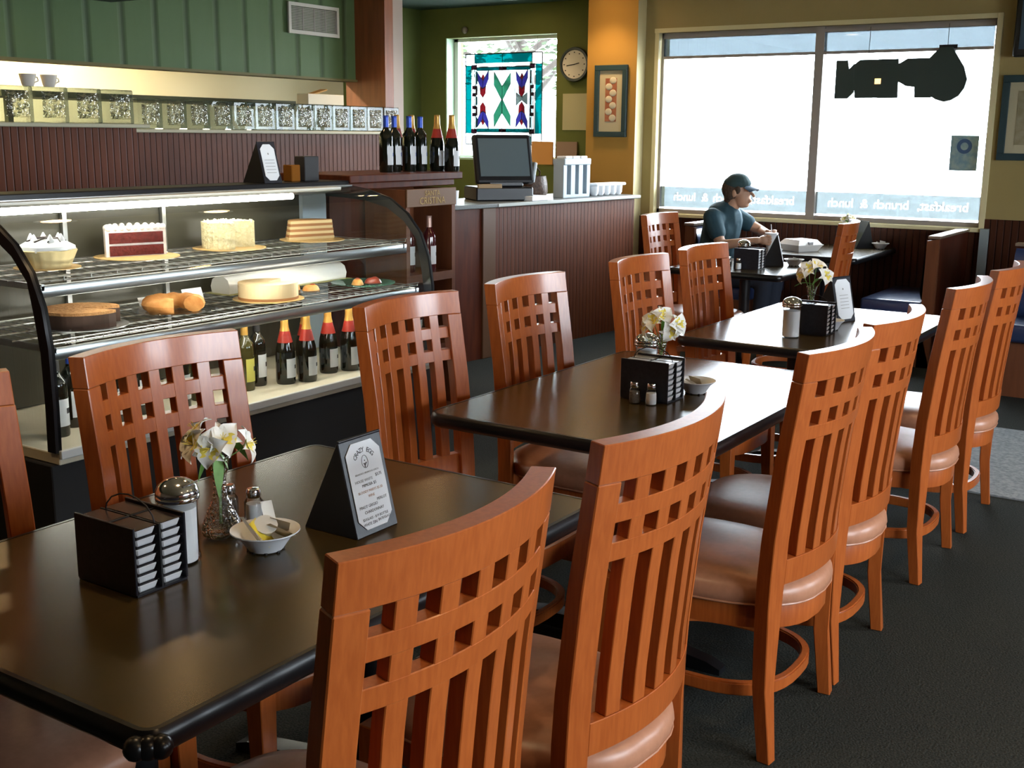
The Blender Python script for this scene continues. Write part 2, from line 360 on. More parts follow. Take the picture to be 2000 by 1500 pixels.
# small window in the green wall
q = MB()
for a, b in (((XG+.13, GY0, GZ0), (XG+.18, GY0+.03, GZ1)), ((XG+.13, GY1-.06, GZ0), (XG+.18, GY1, GZ1)), ((XG+.13, GY0, GZ0), (XG+.18, GY1, GZ0+.04)), ((XG+.13, GY0, GZ1-.03), (XG+.18, GY1, GZ1))): q.box(a, b)
w2 = struct(q.build('window_2', pm('white_window_frame', (.7, .75, .72), .5)))
q = MB(); q.box((XG+.153, GY0+.03, GZ0+.04), (XG+.157, GY1-.06, GZ1-.03)); q.build('window_pane', WINGL, w2)
q = MB(); q.box((XG+.0, GY0, GZ0), (XG+.2, GY1, GZ0+.02)); q.box((XG, GY1-.012, GZ0), (XG+.2, GY1, GZ1)); struct(q.build('trim_2', pm('pale_green_reveal', (.42, .58, .44), .7)))
# stained glass panel
def sg():
    e = empty('stained_glass_panel', (XG+.06, 7.093, 1.485)); Wp, Hp = .915, .885
    def glass(n, c, t=.0):
        m_, N, L, b = nt(n); N.remove(b); o = N['Material Output']
        tr = N.new('ShaderNodeBsdfTransparent'); tr.inputs[0].default_value = (*c, 1); tl = N.new('ShaderNodeBsdfTranslucent'); tl.inputs[0].default_value = (*c, 1)
        mx = N.new('ShaderNodeMixShader'); mx.inputs[0].default_value = .45; L.new(tr.outputs[0], mx.inputs[1]); L.new(tl.outputs[0], mx.inputs[2]); L.new(mx.outputs[0], o.inputs[0]); return m_
    T, Wt, Pu, Rd, Gr, Dk = glass('sg_teal', (.0, .022, .022)), glass('sg_white', (.30, .36, .36)), glass('sg_purple', (.010, .007, .055)), glass('sg_red', (.055, .002, .003)), glass('sg_green', (.008, .050, .026)), glass('sg_dark', (.002, .0005, .001))
    Gy = glass('sg_grey', (.04, .045, .04))
    q = MB(); lead = MB()
    def P(u, v, x=0): return (x, -u*Wp, (1-v)*Hp)
    def poly(mat, pts, lv=0, line=True):
        q.mat(mat); x = -.0012*lv
        vs = [q.bm.verts.new(P(u, v, x)) for u, v in pts]; q._f(vs)
        if line:
            for a, b in zip(pts, pts[1:]+pts[:1]):
                lead.cyl(P(*a, -.004), P(*b, -.004), .0028, n=4, caps=False)
    def rc(mat, u0, v0, u1, v1, lv=0): poly(mat, [(u0, v0), (u1, v0), (u1, v1), (u0, v1)], lv)
    rc(Wt, .12, .15, .88, .86)
    for u0, v0, u1, v1 in ((.125,0,.49,.10),(.49,0,.87,.10),(.125,.91,.49,1),(.49,.91,.87,1),(0,.125,.08,.5),(0,.5,.08,.875),(.92,.125,1,.5),(.92,.5,1,.875)): rc(T, u0, v0, u1, v1)
    for u0, v0 in ((0,0),(.875,0),(0,.875),(.875,.875)): rc(Wt, u0, v0, u0+.125, v0+.125)
    rc(Wt, .15, .10, .85, .14); rc(Wt, .15, .865, .85, .905)
    for v0 in (.145, .825): rc(T, .15, v0, .45, v0+.038, 1); rc(T, .54, v0, .85, v0+.038, 1); rc(Dk, .45, v0, .54, v0+.038, 1)
    for u0 in (.085, .845):
        for v0 in (.12, .83): rc(Dk, u0, v0, u0+.065, v0+.05, 2)
        for v0, v1, mm in ((.17,.35,Wt),(.35,.385,Dk),(.385,.43,Wt),(.43,.465,Dk),(.465,.57,Wt),(.57,.605,Dk),(.605,.65,Wt),(.65,.685,Dk),(.685,.83,Wt)): rc(mm, u0+.005, v0, u0+.055, v1, 1)
    for u0 in (.13, .835):
        for v0, v1, mm in ((.18,.34,T),(.34,.46,Dk),(.46,.57,T),(.57,.69,Dk),(.69,.82,T)): rc(mm, u0+.015, v0+.01, u0+.03, v1-.01, 2)
    for uc in (.235, .745):
        for f in (lambda v: v, lambda v: 1.01-v):
            G = lambda pts: [(uc+du, f(v)) for du, v in pts]
            poly(Pu, G([(-.075,.2),(0,.295),(0,.38),(-.04,.35),(-.07,.29)]), 1); poly(Pu, G([(.075,.18),(0,.295),(0,.38),(.04,.35),(.075,.27)]), 1)
            poly(Rd, G([(0,.22),(.02,.25),(0,.295),(-.02,.26)]), 2)
            poly(Rd, G([(-.04,.35),(0,.385),(.04,.35),(.035,.43),(0,.48),(-.035,.44)]), 1)
        if uc > .5: poly(Gy, [(uc-.07,.43),(uc,.48),(uc+.07,.43),(uc+.07,.56),(uc,.51),(uc-.07,.57)], 1)
        for du in (-.09, .09): lead.cyl(P(uc+du, .19, -.003), P(uc+du, .82, -.003), .002, n=4)
    for f in (lambda v: v, lambda v: 1.01-v):
        poly(Gr, [(.385, f(.20)), (.49, f(.36)), (.49, f(.52)), (.38, f(.34))], 1)
        poly(Gr, [(.60, f(.21)), (.49, f(.36)), (.49, f(.52)), (.60, f(.33))], 1)
    lead.cyl(P(.49, 0, -.003), P(.49, 1, -.003), .0025, n=4); lead.cyl(P(0, .5, -.003), P(.38, .5, -.003), .002, n=4); lead.cyl(P(.6, .5, -.003), P(1, .5, -.003), .002, n=4)
    q.build('coloured_glass', None, e, fixn=False)
    for a, b in (((0,0),(1,0)),((1,0),(1,1)),((1,1),(0,1)),((0,1),(0,0))): lead.cyl(P(*a), P(*b), .006, n=6)
    lead.build('lead_came', BLACKM, e)
    h = MB(); [h.cyl(P(u, 0), P(u, -.17), .0012, n=5) for u in (.06, .94)]; h.build('hanging_wire', BLACKM, e)
    tag(e, 'square stained glass panel of teal, purple and red hanging in the small window', 'stained glass')
sg()
# ------------------------------------------------------------------ kitchen side
o = wall('wall_kitchen_half', BEADX, [((4.44, 5.9, 0), (7.36, 6.0, 1.575)), ((-.5, 5.5, 0), (4.44, 6.0, 1.60))])
q = MB(); q.box((4.44, 5.86, 1.575), (7.36, 6.04, 1.597), .004); q.box((-.5, 5.45, 1.60), (4.50, 6.04, 1.622), .004)
struct(q.build('trim_3', pm('pale_ledge', (.42, .40, .28), .5)))
def glass_block():
    e = empty('glass_block'); w = .094
    q = MB(); q.box((-w, -.04, 0), (w, .04, .185), .006); q.build('block_body', BLOCKG, e)
    q = MB()
    for s_ in (-1,):
        def fn(u, v, s_=s_):
            x = (u-.5)*.135; z = .025+v*.135; d = .004*sin(u*19+v*7)*cos(v*23-u*9)
            ed = min(u, 1-u, v, 1-v); return (x, s_*(.0405+(.006+d if ed > .01 else 0)), z)
        q.grid(fn, 14, 14)
    q.build('wave_face', BLOCKC, e); return e
gb = glass_block(); first = True
for i in range(4+13+3):
    o = gb if i == 0 else copy_tree(gb)
    if i < 7: o.location = (4.33-i*.212, 5.53, 1.622)
    else: o.location = (4.87+(i-7)*.194, 5.93, 1.597)
    if i < 7: lab = ['rightmost glass block of the tall left run on the beadboard wall', 'second glass block from the right in the tall left run', 'third glass block from the right, a mug standing above it', 'fourth glass block from the right, under the left mug'][i] if i < 4 else 'glass block of the left run beyond the photo edge'
    else: lab = 'glass block in the lower right row, %s from its left end' % ['first','second','third','fourth','fifth','sixth','seventh','eighth','ninth','tenth','eleventh','twelfth','thirteenth'][i-7]
    tag(o, lab, 'glass block', 'glass blocks of the left run' if i < 7 else 'glass blocks of the lower right row')
    if 3 < i < 7: 
        for c_ in kids(o): bpy.data.objects.remove(c_)
        bpy.data.objects.remove(o)
q = MB(); q.box((-.5, 6.2, 1.99), (7.36, 6.3, ZC)); struct(q.build('wall_soffit', GREENRIB))
q = MB(); q.box((-.5, 4.9, 2.36), (4.87, 6.2, 2.44)); struct(q.build('trim_4', DARKCEIL))
q = MB(); q.box((-.5, 6.18, 1.975), (7.36, 6.32, 1.992)); struct(q.build('trim_5', pm('olive_edge', (.12, .11, .04), .7)))
q = MB(); q.mat(POSTW); q.box((7.14, 5.9, 1.765), (7.24, 6.3, ZC)); q.mat(pm('post_lit_side', (.33, .27, .24), .5)); q.box((7.24, 5.9, 1.4), (7.36, 6.3, ZC)); struct(q.build('wall_post'))  # lit side of the post painted in as a paler, greyer colour
e = empty('air_vent', (6.66, 6.185, 2.40))
q = MB(); 
for a, b in (((-.27, -.015, -.11), (.27, 0, -.085)), ((-.27, -.015, .085), (.27, 0, .11)), ((-.27, -.015, -.085), (-.245, 0, .085)), ((.245, -.015, -.085), (.27, 0, .085))): q.box(a, b)
q.build('vent_frame', pm('vent_white', (.55, .55, .5), .5), e)
q = MB(); [q.box((-.245, -.008, -.085+i*.0113), (.245, -.003, -.085+i*.0113+.006)) for i in range(15)]; [q.box((x, -.01, -.085), (x+.006, -.002, .085)) for x in (-.12, 0, .12)]
q.build('louvre', pm('vent_grey', (.30, .29, .26), .5), e); tag(e, 'white rectangular air vent high on the green ribbed soffit', 'vent')
e = empty('cardboard_box', (6.48, 5.96, 1.782))
q = MB(); q.box((-.19, -.05, 0), (.19, .06, .075), .003); q.build('box_body', pm('box_white', (.72, .66, .52), .8), e)
q = MB(); q.box((-.16, .0, .076), (.09, .07, .085), 0, Matrix.Rotation(R(-14), 4, 'Y')); o = q.build('box_flap', pm('cardboard', (.42, .24, .08), .8), e); o.location = (0, 0, .01); tag(e, 'white box with open brown flap lying on the glass blocks by the post', 'box')
def mug():
    e = empty('coffee_mug'); q = MB(); q.lathe([(0, 0), (.027, 0), (.032, .012), (.043, .062), (.041, .062), (.03, .014), (0, .012)], n=20)
    c = pm('mug_glaze', (.75, .68, .60), .4); q.build('mug_body', c, e)
    q = MB(); q.tube([(.038, 0, .05), (.058, 0, .046), (.062, 0, .03), (.036, 0, .018)], .004, 6); q.build('handle', c, e); return e
mg = mug(); mg.location = (3.79, 5.53, 1.807); tag(mg, 'pale mug on the glass blocks, the left one of two', 'mug', 'mugs on the glass blocks')
m2_ = copy_tree(mg); m2_.location = (3.915, 5.53, 1.807); tag(m2_, 'pale mug on the glass blocks, the right one of two', 'mug', 'mugs on the glass blocks')
q = MB(); q.box((4.6, 7.0, 1.80), (7.3, 7.5, 1.84)); [q.box((x, 7.1, 1.2), (x+.04, 7.14, 1.80)) for x in (4.7, 7.2)]; q.box((4.6, 7.0, 1.16), (7.3, 7.5, 1.2)); [q.box((x, 7.1, 0), (x+.04, 7.14, 1.16)) for x in (4.7, 7.2)]; tag(q.build('kitchen_shelf', pm('shelf_dark_olive', (.08, .075, .03), .6)), 'dark shelf edge in the kitchen behind the glass block row', 'shelf')
# ------------------------------------------------------------------ counter with register
CA = math.atan(-.106); ce = empty('service_counter', (6.586, 4.705, 0), CA)
def cl(o): o.parent = ce; return o
q = MB(); q.box((.27, 0, 0), (2.05, .55, 1.075)); cl(q.build('beadboard_front', BEADX))
q = MB(); q.box((-1.2, .005, 0), (.13, .55, 1.075)); cl(q.build('plain_panel', DWOOD))
q = MB(); q.box((.13, -.012, 0), (.27, .55, 1.075), .004); cl(q.build('corner_post', pm('post_brown', (.10, .045, .02), .4)))
q = MB(); q.box((-1.2, -.03, 1.075), (2.09, .60, 1.105), .006, seg=2); cl(q.build('countertop', pm('counter_speckle', (.09, .10, .10), .3, c2=(.2, .21, .2), scale=200)))
q = MB(); q.box((.27, -.036, 1.08), (2.092, -.03, 1.102), .002); cl(q.build('countertop_edge', pm('counter_edge_grey', (.40, .42, .38), .4)))
tag(ce, 'long cherry beadboard service counter below the stained glass window', 'counter')
def onc(x, dy, z=1.105):   # a point on the countertop, dy back from the front
    return (x, 4.705-.106*(x-6.586)+dy, z)
# touch screen register
e = empty('cash_register', onc(7.25, .26), R(-38))
q = MB(); q.box((-.24, -.17, 0), (.2, .16, .10), .01); q.box((-.13, -.12, .1), (.14, .15, .17), .01); q.build('register_base', BLACK, e)
rt_ = Matrix.Translation((0, -.13, .13)) @ Matrix.Rotation(R(-18), 4, 'X')
q = MB(); q.box((-.225, 0, 0), (.225, .06, .37), .02, rt_, 2); q.build('monitor', BLACK, e)
q = MB(); q.box((-.19, -.003, .05), (.19, .001, .335), 0, rt_); q.build('screen', pm('screen_dark', (.10, .14, .16), .35), e)
q = MB(); q.box((-.24, -.215, .095), (-.06, -.19, .125), .002); q.build('name_plate', pm('brass_plate', (.40, .26, .12), .5), e)
q = MB(); q.box((.2, -.07, .16), (.225, .08, .31), .006, Matrix.Rotation(R(8), 4, 'Y')); q.build('card_reader', pm('reader_grey', (.55, .62, .66), .4), e)
tag(e, 'black touchscreen cash register on the counter before the stained glass', 'cash register')
e = tag(MB_o := (lambda q: (q.box((-.11, -.07, 0), (.11, .09, .035), .003), q.build('paper_stack', PAPER))[1])(MB()), 'white stack of papers on the counter right of the register', 'papers'); e.location = onc(7.36, .06)
q = MB(); q.lathe([(0, 0), (.085, 0), (.115, .05), (.11, .12), (.10, .17), (.095, .17), (.10, .06), (0, .02)], n=24)
q.tube([(.09, 0, .15), (.10, 0, .2), (.05, 0, .235), (0, 0, .22)], .006, 6)
o = q.build('woven_basket', pm('dark_brown_basket', (.045, .022, .012), .5, c2=(.09, .045, .025), scale=50, bump=.5)); o.location = onc(7.58, .22); tag(o, 'dark brown rounded basket between register and cup dispenser', 'basket')
e = empty('cup_dispenser', onc(7.96, .14), CA)
q = MB(); w = .175; q.box((-w, -.05, .0), (w, .05, .025), .003); q.box((-w, -.06, .25), (w, .06, .30), .006)
for i in range(4): x = -w+.0225+i*(2*w-.045)/3; q.box((x-.028 if 0 < i < 3 else x-.0225, -.05, .02), (x+.028 if 0 < i < 3 else x+.0225, .05, .26), .002)
q.build('dispenser_body', GREYP, e)
for i in range(3):
    x = -w+.076+i*.0995; q = MB(); q.box((x-.022, .0, .03), (x+.022, .045, .25)); q.build('slot', BLACKM, e)
    q = MB(); q.box((x-.042, -.045, .30), (x+.042, .045, .318), .004); q.build('lid_stack', WHITE, e)
tag(e, 'pale grey three slot dispenser on the counter', 'dispenser')
e = empty('serving_tray', onc(8.40, .12), CA); e.scale = (.88, .88, .88); q = MB(); q.box((-.23, -.06, .09), (.24, .08, .115), .006); q.build('tray_rail', WHITE, e)
for i in range(5):
    q = MB(); x = -.19+i*.095; q.lathe([(0, 0), (.026, .004), (.040, .03), (.043, .09)], (x, 0, 0), 16); q.build('tray_cup', WHITE, e)
q = MB(); q.box((-.42, .05, 0), (.24, .25, .10), .004); q.build('tray_box', pm('grey_box', (.26, .27, .24), .6), e)
tag(e, 'white rack of rounded cups at the right end of the counter', 'cup rack')
q = MB(); q.lathe([(0, 0), (.028, 0), (.036, .10), (.034, .10), (.026, .004)], n=20); o = q.build('paper_cup', WHITE); o.location = onc(6.46, .03); tag(o, 'small white paper cup on the counter left of the register', 'cup')
q = MB(); q.box((-.05, -.03, 0), (.06, .03, .05), .004); o = q.build('receipt_printer', WHITE); o.location = onc(6.28, .35); tag(o, 'small white device on the counter behind the bottle shelf', 'printer')
# things on the green and ochre walls
e = empty('wall_clock', (XG-.02, 5.765, 2.237)); 
q = MB(); q.lathe([(0, -.01), (.155, -.01), (.16, .0), (.155, .02), (.135, .022), (.13, .008), (0, .008)], n=40); o = q.build('clock_case', pm('clock_navy', (.02, .035, .045), .4), e); o.rotation_euler = (0, R(-90), 0)
q = MB(); q.lathe([(0, .0), (.132, .0)], n=40); o = q.build('clock_face', pm('clock_white', (.72, .70, .64), .6), e); o.rotation_euler = (0, R(-90), 0); o.location.x = -.012
q = MB(); q.box((-.016, -.006, -.005), (-.014, .085, .004), 0, Matrix.Rotation(R(-8), 4, 'X')); q.box((-.016, -.055, -.004), (-.014, .006, .004), 0, Matrix.Rotation(R(-12), 4, 'X')); q.build('clock_hand', BLACKM, e)
q = MB(); [q.box((-.016, .11*cos(a)-.005, .11*sin(a)-.005), (-.013, .11*cos(a)+.005, .11*sin(a)+.005)) for a in [i*pi/6 for i in range(12)]]; q.build('hour_mark', INK, e)
tag(e, 'round white clock with dark rim on the green wall', 'clock')
simple('wall_notice', pm('notice_paper', (.42, .40, .26), .8), (XG-.006, 5.60, 1.63), (XG-.001, 5.90, 1.97), 'blank cream notice pinned on the green wall below the clock', 'notice')
simple('clipboard', pm('clipboard_brown', (.25, .17, .13), .7), (XG-.03, 5.72, 1.32), (XG-.015, 5.95, 1.52), 'brown clipboard leaning on the green wall behind the dispenser', 'clipboard')
simple('cardboard_sheet', pm('orange_card', (.50, .24, .07), .8), (XG-.05, 5.98, 1.30), (XG-.03, 6.22, 1.52), 'orange cardboard sheet standing under the small window', 'cardboard')
def picture(nm, x, y0, y1, z0, z1, fw, lab, art, mat2):
    e = empty(nm, (x, (y0+y1)/2, z0)); w = (y1-y0)/2; h = z1-z0
    q = MB(); 
    for a, b in (((-.03, -w, 0), (0, w, fw)), ((-.03, -w, h-fw), (0, w, h)), ((-.03, -w, fw), (0, -w+fw, h-fw)), ((-.03, w-fw, fw), (0, w, h-fw))): q.box(a, b, .003)
    q.build('picture_frame', pm(nm+'_frame', (.02, .05, .06), .45), e)
    q = MB(); q.box((-.012, -w+fw, fw), (-.004, w-fw, h-fw)); q.build('mount_board', pm(nm+'_mount', (.50, .45, .30), .8), e)
    art(e, w, h); return tag(e, lab, 'picture')
def art1(e, w, h):
    q = MB(); q.box((-.015, -.055, .13), (-.012, .055, h-.11)); q.build('picture_print', pm('print_red', (.32, .10, .05), .8, c2=(.40, .16, .08), scale=30), e)
    q = MB()
    for i in range(7):
        q.sphere((-.016, .028*(1 if i % 2 else -1)*.7, .16+i*.052), .034, 10, (.12, 1, .85))
    q.build('print_figure', pm('print_cream', (.60, .55, .42), .8), e)
picture('wall_picture', 8.998, 4.775, 5.09, 1.57, 2.17, .045, 'narrow framed print of pale shapes on the ochre wall', art1, None)
def art2(e, w, h):
    q = MB(); q.box((-.015, -w+.11, .11), (-.012, w-.11, h-.11)); q.build('picture_print', pm('print_olive', (.26, .22, .12), .8, c2=(.34, .30, .2), scale=18), e)
picture('framed_certificate', 9.148, 1.36, 1.80, 1.43, 2.03, .05, 'blue framed certificate right of the front window, cut by photo edge', art2, None)
e = empty('wall_television', (9.06, 1.34, 2.15)); q = MB(); q.box((-.03, -.40, 0), (.05, .40, .50), .01); q.build('television_case', BLACK, e)
q = MB(); q.box((-.034, -.36, .05), (-.03, .36, .46)); q.build('television_screen', pm('tv_screen', (.05, .09, .14), .2), e); q = MB(); q.box((.05, -.06, .2), (.088, .06, .3)); q.build('wall_bracket', BLACKM, e)
tag(e, 'black wall television at the top right corner', 'television')
q = MB(); q.sphere((XG-.02, 7.05, 2.60), .035, 12, (.5, 1, 1)); tag(q.build('wall_sensor', pm('sensor', (.2, .18, .15), .5)), 'small round sensor above the stained glass window', 'sensor')
# ------------------------------------------------------------------ pastry display case
DX0, DX1 = 2.34, 4.45
de = empty('display_case', (0, 0, 0))
prof = [(3.40,.50),(3.395,.66),(3.398,.86),(3.42,1.0),(3.47,1.115),(3.55,1.205),(3.66,1.275),(3.80,1.312),(3.95,1.33)]
q = MB(); q.box((DX0-.02, 3.42, 0), (DX1+.02, 4.12, .455), .004); q.build('case_base', BLACKM, de)
q = MB(); q.box((DX0, 3.40, .455), (DX1, 4.12, .495), .003); q.build('case_deck', pm('deck_cream', (.62, .57, .44), .5), de)
q = MB(); q.box((DX0, 3.385, .478), (DX1, 3.40, .508), .002); q.build('glass_channel', pm('channel_white', (.55, .6, .62), .35), de)
for x, nm in ((DX0, 'left'), (DX1, 'right')):
    q = MB(); t = .024
    outer = prof+[(4.12, 1.33)]; inner = [(y+.045*(1 if i < 4 else .8-.1*i if i < 8 else 0), z-(.0 if i < 2 else .008*i)) for i, (y, z) in enumerate(prof)]+[(4.12, 1.27)]
    A = [q.bm.verts.new((x-t/2, *p)) for p in outer]; B = [q.bm.verts.new((x-t/2, *p)) for p in inner]
    A2 = [q.bm.verts.new((x+t/2, *p)) for p in outer]; B2 = [q.bm.verts.new((x+t/2, *p)) for p in inner]
    for i in range(len(A)-1):
        q._f([A[i], A[i+1], B[i+1], B[i]]); q._f([A2[i], A2[i+1], B2[i+1], B2[i]]); q._f([A[i], A[i+1], A2[i+1], A2[i]], True); q._f([B[i], B[i+1], B2[i+1], B2[i]], True)
    q.build('end_frame', BLACK, de)
    q = MB(); vs = [q.bm.verts.new((x, *p)) for p in inner[:]+[(4.12, .5)]]; q._f(vs); q.build('end_glass', CASEGL, de)
q = MB()
for (y0, z0), (y1, z1) in zip(prof, prof[1:]):
    q._f([q.bm.verts.new(p) for p in ((DX0, y0, z0), (DX1, y0, z0), (DX1, y1, z1), (DX0, y1, z1))], True)
bmesh.ops.remove_doubles(q.bm, verts=q.bm.verts, dist=1e-5); q.build('curved_glass', CASEGL, de)
q = MB(); q.box((DX0-.02, 3.93, 1.325), (DX1+.012, 4.13, 1.35), .004); q.build('case_top', BLACK, de)
q = MB(); q.box((DX0, 3.90, 1.295), (DX1, 3.93, 1.33)); q.box((DX0, 4.1, 1.0), (DX0+.001, 4.11, 1.0)); q.build('top_rail', STEEL, de)
q = MB(); q.mat(pm('case_back_dark', (.045, .042, .03), .25)); q.box((DX0, 4.095, .5), (DX1, 4.12, 1.325))
q.mat(GREYP)
for x0, x1 in ((4.27, 4.50-.06),): q.box((x0, 4.07, .5), (x1, 4.094, 1.29))
q.build('sliding_back', None, de)
q = MB(); q.box((3.4, 4.075, .5), (3.42, 4.092, 1.29)); q.box((2.9, 4.075, .5), (2.92, 4.092, 1.29)); q.build('door_stile', STEEL, de)
for zs, yf, x1 in ((1.075, 3.50, 4.38), (.862, 3.46, 4.42)):
    q = MB(); q.mat(STEEL); q.box((DX0+.02, yf, zs-.055), (x1, yf+.012, zs-.012), .002)
    for y in (yf+.01, 4.05): q.cyl((DX0+.02, y, zs), (x1, y, zs), .004, n=6)
    q.cyl((DX0+.02, yf, zs+.014), (x1, yf, zs+.014), .0025, n=6)
    n = 36
    for i in range(n+1):
        x = DX0+.03+i*(x1-DX0-.04)/n; q.cyl((x, yf, zs), (x, 4.05, zs), .0018, n=4, caps=False)
        if i % 2 == 0: q.cyl((x, yf, zs), (x, yf, zs+.014), .0018, n=4)
    for x in (DX0+.05, x1-.03): q.box((x, yf, zs-.03), (x+.012, 4.08, zs-.008))
    for y in (3.65, 3.8, 3.95): q.cyl((DX0+.02, y, zs-.004), (x1, y, zs-.004), .003, n=6)
    q.build('wire_shelf', None, de)
q = MB(); q.cyl((2.42, 3.86, 1.293), (3.98, 3.86, 1.293), .014, n=12); q.build('lamp_tube', FLUO, de)
for zt, xa in ((1.035, 2.6), (.822, 2.5)): q = MB(); q.cyl((xa, 3.535, zt), (4.3, 3.535, zt), .008, n=8); q.build('shelf_lamp', FLUO, de)  # unseen strips added behind the front trim to brighten the lower shelf
q = MB(); q.box((2.4, 3.84, 1.308), (4.3, 3.9, 1.326)); q.build('lamp_holder', pm('lamp_holder_white', (.6, .6, .55), .4), de)
tag(de, 'curved glass pastry display case with black frame and base', 'display case')
# pastries: position helper keeps everything on the wire shelves
S1, S2 = 1.0792, .8662
def board(e, r, mat=None):
    q = MB(); q.lathe([(0, 0), (r, 0), (r, .003), (0, .003)], n=32); return q.build('cake_board', mat or pm('gold_board', (.55, .36, .14), .4), e)
ICE = pm('white_icing', (.80, .74, .70), .7, c2=(.72, .64, .58), scale=30, bump=.2)
def slab(q, r, z0, z1, a0, a1, jag=0, n=40):
    """sector of a round cake between angles a0..a1"""
    A, B = [], []
    for i in range(n+1):
        a = a0+(a1-a0)*i/n; rr = r*(1+jag*random.uniform(-1, 1)); A.append((rr*cos(a), rr*sin(a)))
    pts = A if abs(a1-a0-2*pi) > .01 else A[:-1]
    if abs(a1-a0-2*pi) > .01 and abs(a1-a0-pi) > .01: pts = pts+[(0, 0)]
    q.prism(pts, 'Z', z0, z1)
# cream pie
e = empty('whipped_cream_pie', (2.655, 3.84, S1)); board(e, .12)
q = MB(); q.lathe([(0, .003), (.083, .003), (.108, .068), (.100, .07), (.08, .02)], n=64, fn=lambda r, z, a: (r*(1+.035*cos(a*16)*(z > .005)), a)); q.build('pie_crust', pm('pie_crust_pale', (.62, .50, .26), .8), e)
q = MB(); q.lathe([(.101, .064), (.098, .082), (.07, .098), (.03, .106), (0, .11)], n=40, fn=lambda r, z, a: (r*(1+.05*sin(a*7)), a))
for i in range(6): a = i*1.1; q.lathe([(.016, 0), (.012, .012), (.003, .03), (0, .032)], (.055*cos(a), .055*sin(a), .096), 8)
q.build('cream_topping', pm('cream_white', (.78, .80, .84), .6), e)
q = MB()
for k in range(9):
    a = k*.7; q.tube([(.07*cos(a), .07*sin(a), .1), (.05*cos(a+.3), .05*sin(a+.3), .109), (.02*cos(a+.9), .02*sin(a+.9), .113), (-.04*cos(a), -.04*sin(a), .109)], .0028, 5)
q.build('chocolate_drizzle', pm('chocolate', (.03, .02, .02), .4), e); tag(e, 'cream pie with chocolate drizzle at the left of the upper shelf', 'pie')
# red velvet
e = empty('red_velvet_cake', (3.115, 3.90, S1)); board(e, .17)
q = MB(); slab(q, .126, .003, .118, R(-18), R(162)); 
q.build('icing_shell', ICE, e)
RV = pm('red_velvet', (.075, .007, .006), .9, c2=(.11, .011, .009), scale=80, bump=.5)
e.rotation_euler = (0, 0, R(0))
q = MB(); q.box((-.112, -.004, .006), (.112, 0, .047)); q.box((-.112, -.004, .056), (.112, 0, .1)); o = q.build('cake_layer', RV, e); o.rotation_euler = (0, 0, R(-18)); o.location = (-.0006, -.0018, 0)
q = MB(); [q.sphere((.115*cos(a), .115*sin(a), .118), .013, 8) for a in [R(-16)+i*R(16) for i in range(12)]]
for i in range(9): q.sphere(((-.11+i*.0275)*cos(R(18)), -(-.11+i*.0275)*sin(R(18))+.004, .117), .012, 8)
q.build('icing_border', ICE, e); tag(e, 'half red velvet cake, cut side showing, on the upper shelf', 'cake')
# coconut
e = empty('coconut_cake', (3.60, 3.88, S1)); board(e, .16)
q = MB(); slab(q, .115, .003, .118, R(-30), R(240), .03, 60)
q.build('coconut_coating', pm('coconut', (.66, .58, .33), .9, c2=(.76, .69, .45), scale=60, bump=.9), e)
q = MB()
for i in range(70): a = random.uniform(R(-30), R(240)); r = random.uniform(.02, .112); q.box((-.008, -.003, 0), (.008, .003, .009), 0, Matrix.Translation((r*cos(a), r*sin(a), .112)) @ Matrix.Rotation(random.uniform(0, 6), 4, 'Z') @ Matrix.Rotation(.6, 4, 'Y'))
q.build('coconut_flakes', pm('coconut_flake', (.78, .72, .50), .9), e)['kind'] = 'stuff'
tag(e, 'pale yellow coconut cake in the middle of the upper shelf', 'cake')
# layered cake
e = empty('layered_crepe_cake', (4.13, 3.88, S1)); board(e, .155)
q = MB(); 
CL = [pm('crepe_pale', (.66, .50, .26), .8), pm('crepe_brown', (.36, .16, .06), .8)]
for i in range(7):
    q.mat(CL[i % 2]); slab(q, .125-.002*i, .003+i*.0125, .003+i*.0125+(.0125), R(-16), R(164), .012)
q.build('cake_layer', None, e); q = MB(); slab(q, .112, .0905, .094, R(-16), R(164)); q.build('browned_top', pm('browned', (.50, .27, .10), .6), e)
tag(e, 'half layered crepe cake at the right of the upper shelf', 'cake')
# lower shelf
e = empty('chocolate_crumb_cake', (2.70, 3.72, S2)); board(e, .17, STEEL)
q = MB(); slab(q, .145, .003, .055, R(-20), R(290), .01); q.build('cake_body', pm('dark_chocolate_cake', (.045, .022, .014), .8), e)
q = MB(); slab(q, .146, .055, .066, R(-20), R(290), .02); q.build('crumb_topping', pm('crumb', (.36, .17, .06), .9, c2=(.50, .26, .10), scale=60, bump=1), e)
tag(e, 'dark chocolate cake with crumb topping at the left of the lower shelf', 'cake')
def plate(e, r, mat, zz=0): q = MB(); q.lathe([(0, zz), (r*.6, zz), (r, zz+.012), (r, zz+.015), (r*.6, zz+.004), (0, zz+.004)], n=36); return q.build('plate', mat, e)
e = empty('golden_ring_cake', (3.12, 3.70, S2)); plate(e, .165, GLASS)
q = MB(); n = 40
def ring(u, v): a = R(-60)+u*R(290); b = v*2*pi; r = .083+.042*cos(b); return (r*cos(a), r*sin(a), .036+.033*sin(b)*(1+.08*sin(a*9)))
q.grid(ring, n, 12); q._f([q.bm.verts.new(ring(0, k/12)) for k in range(12)]); q._f([q.bm.verts.new(ring(1, k/12)) for k in range(12)]); q.build('cake_body', pm('golden_crust', (.50, .20, .05), .6, c2=(.62, .30, .09), scale=30, bump=.4), e); tag(e, 'golden brown ring cake with a slice missing on the lower shelf', 'cake')
e = empty('cheesecake', (3.63, 3.68, S2)); board(e, .155)
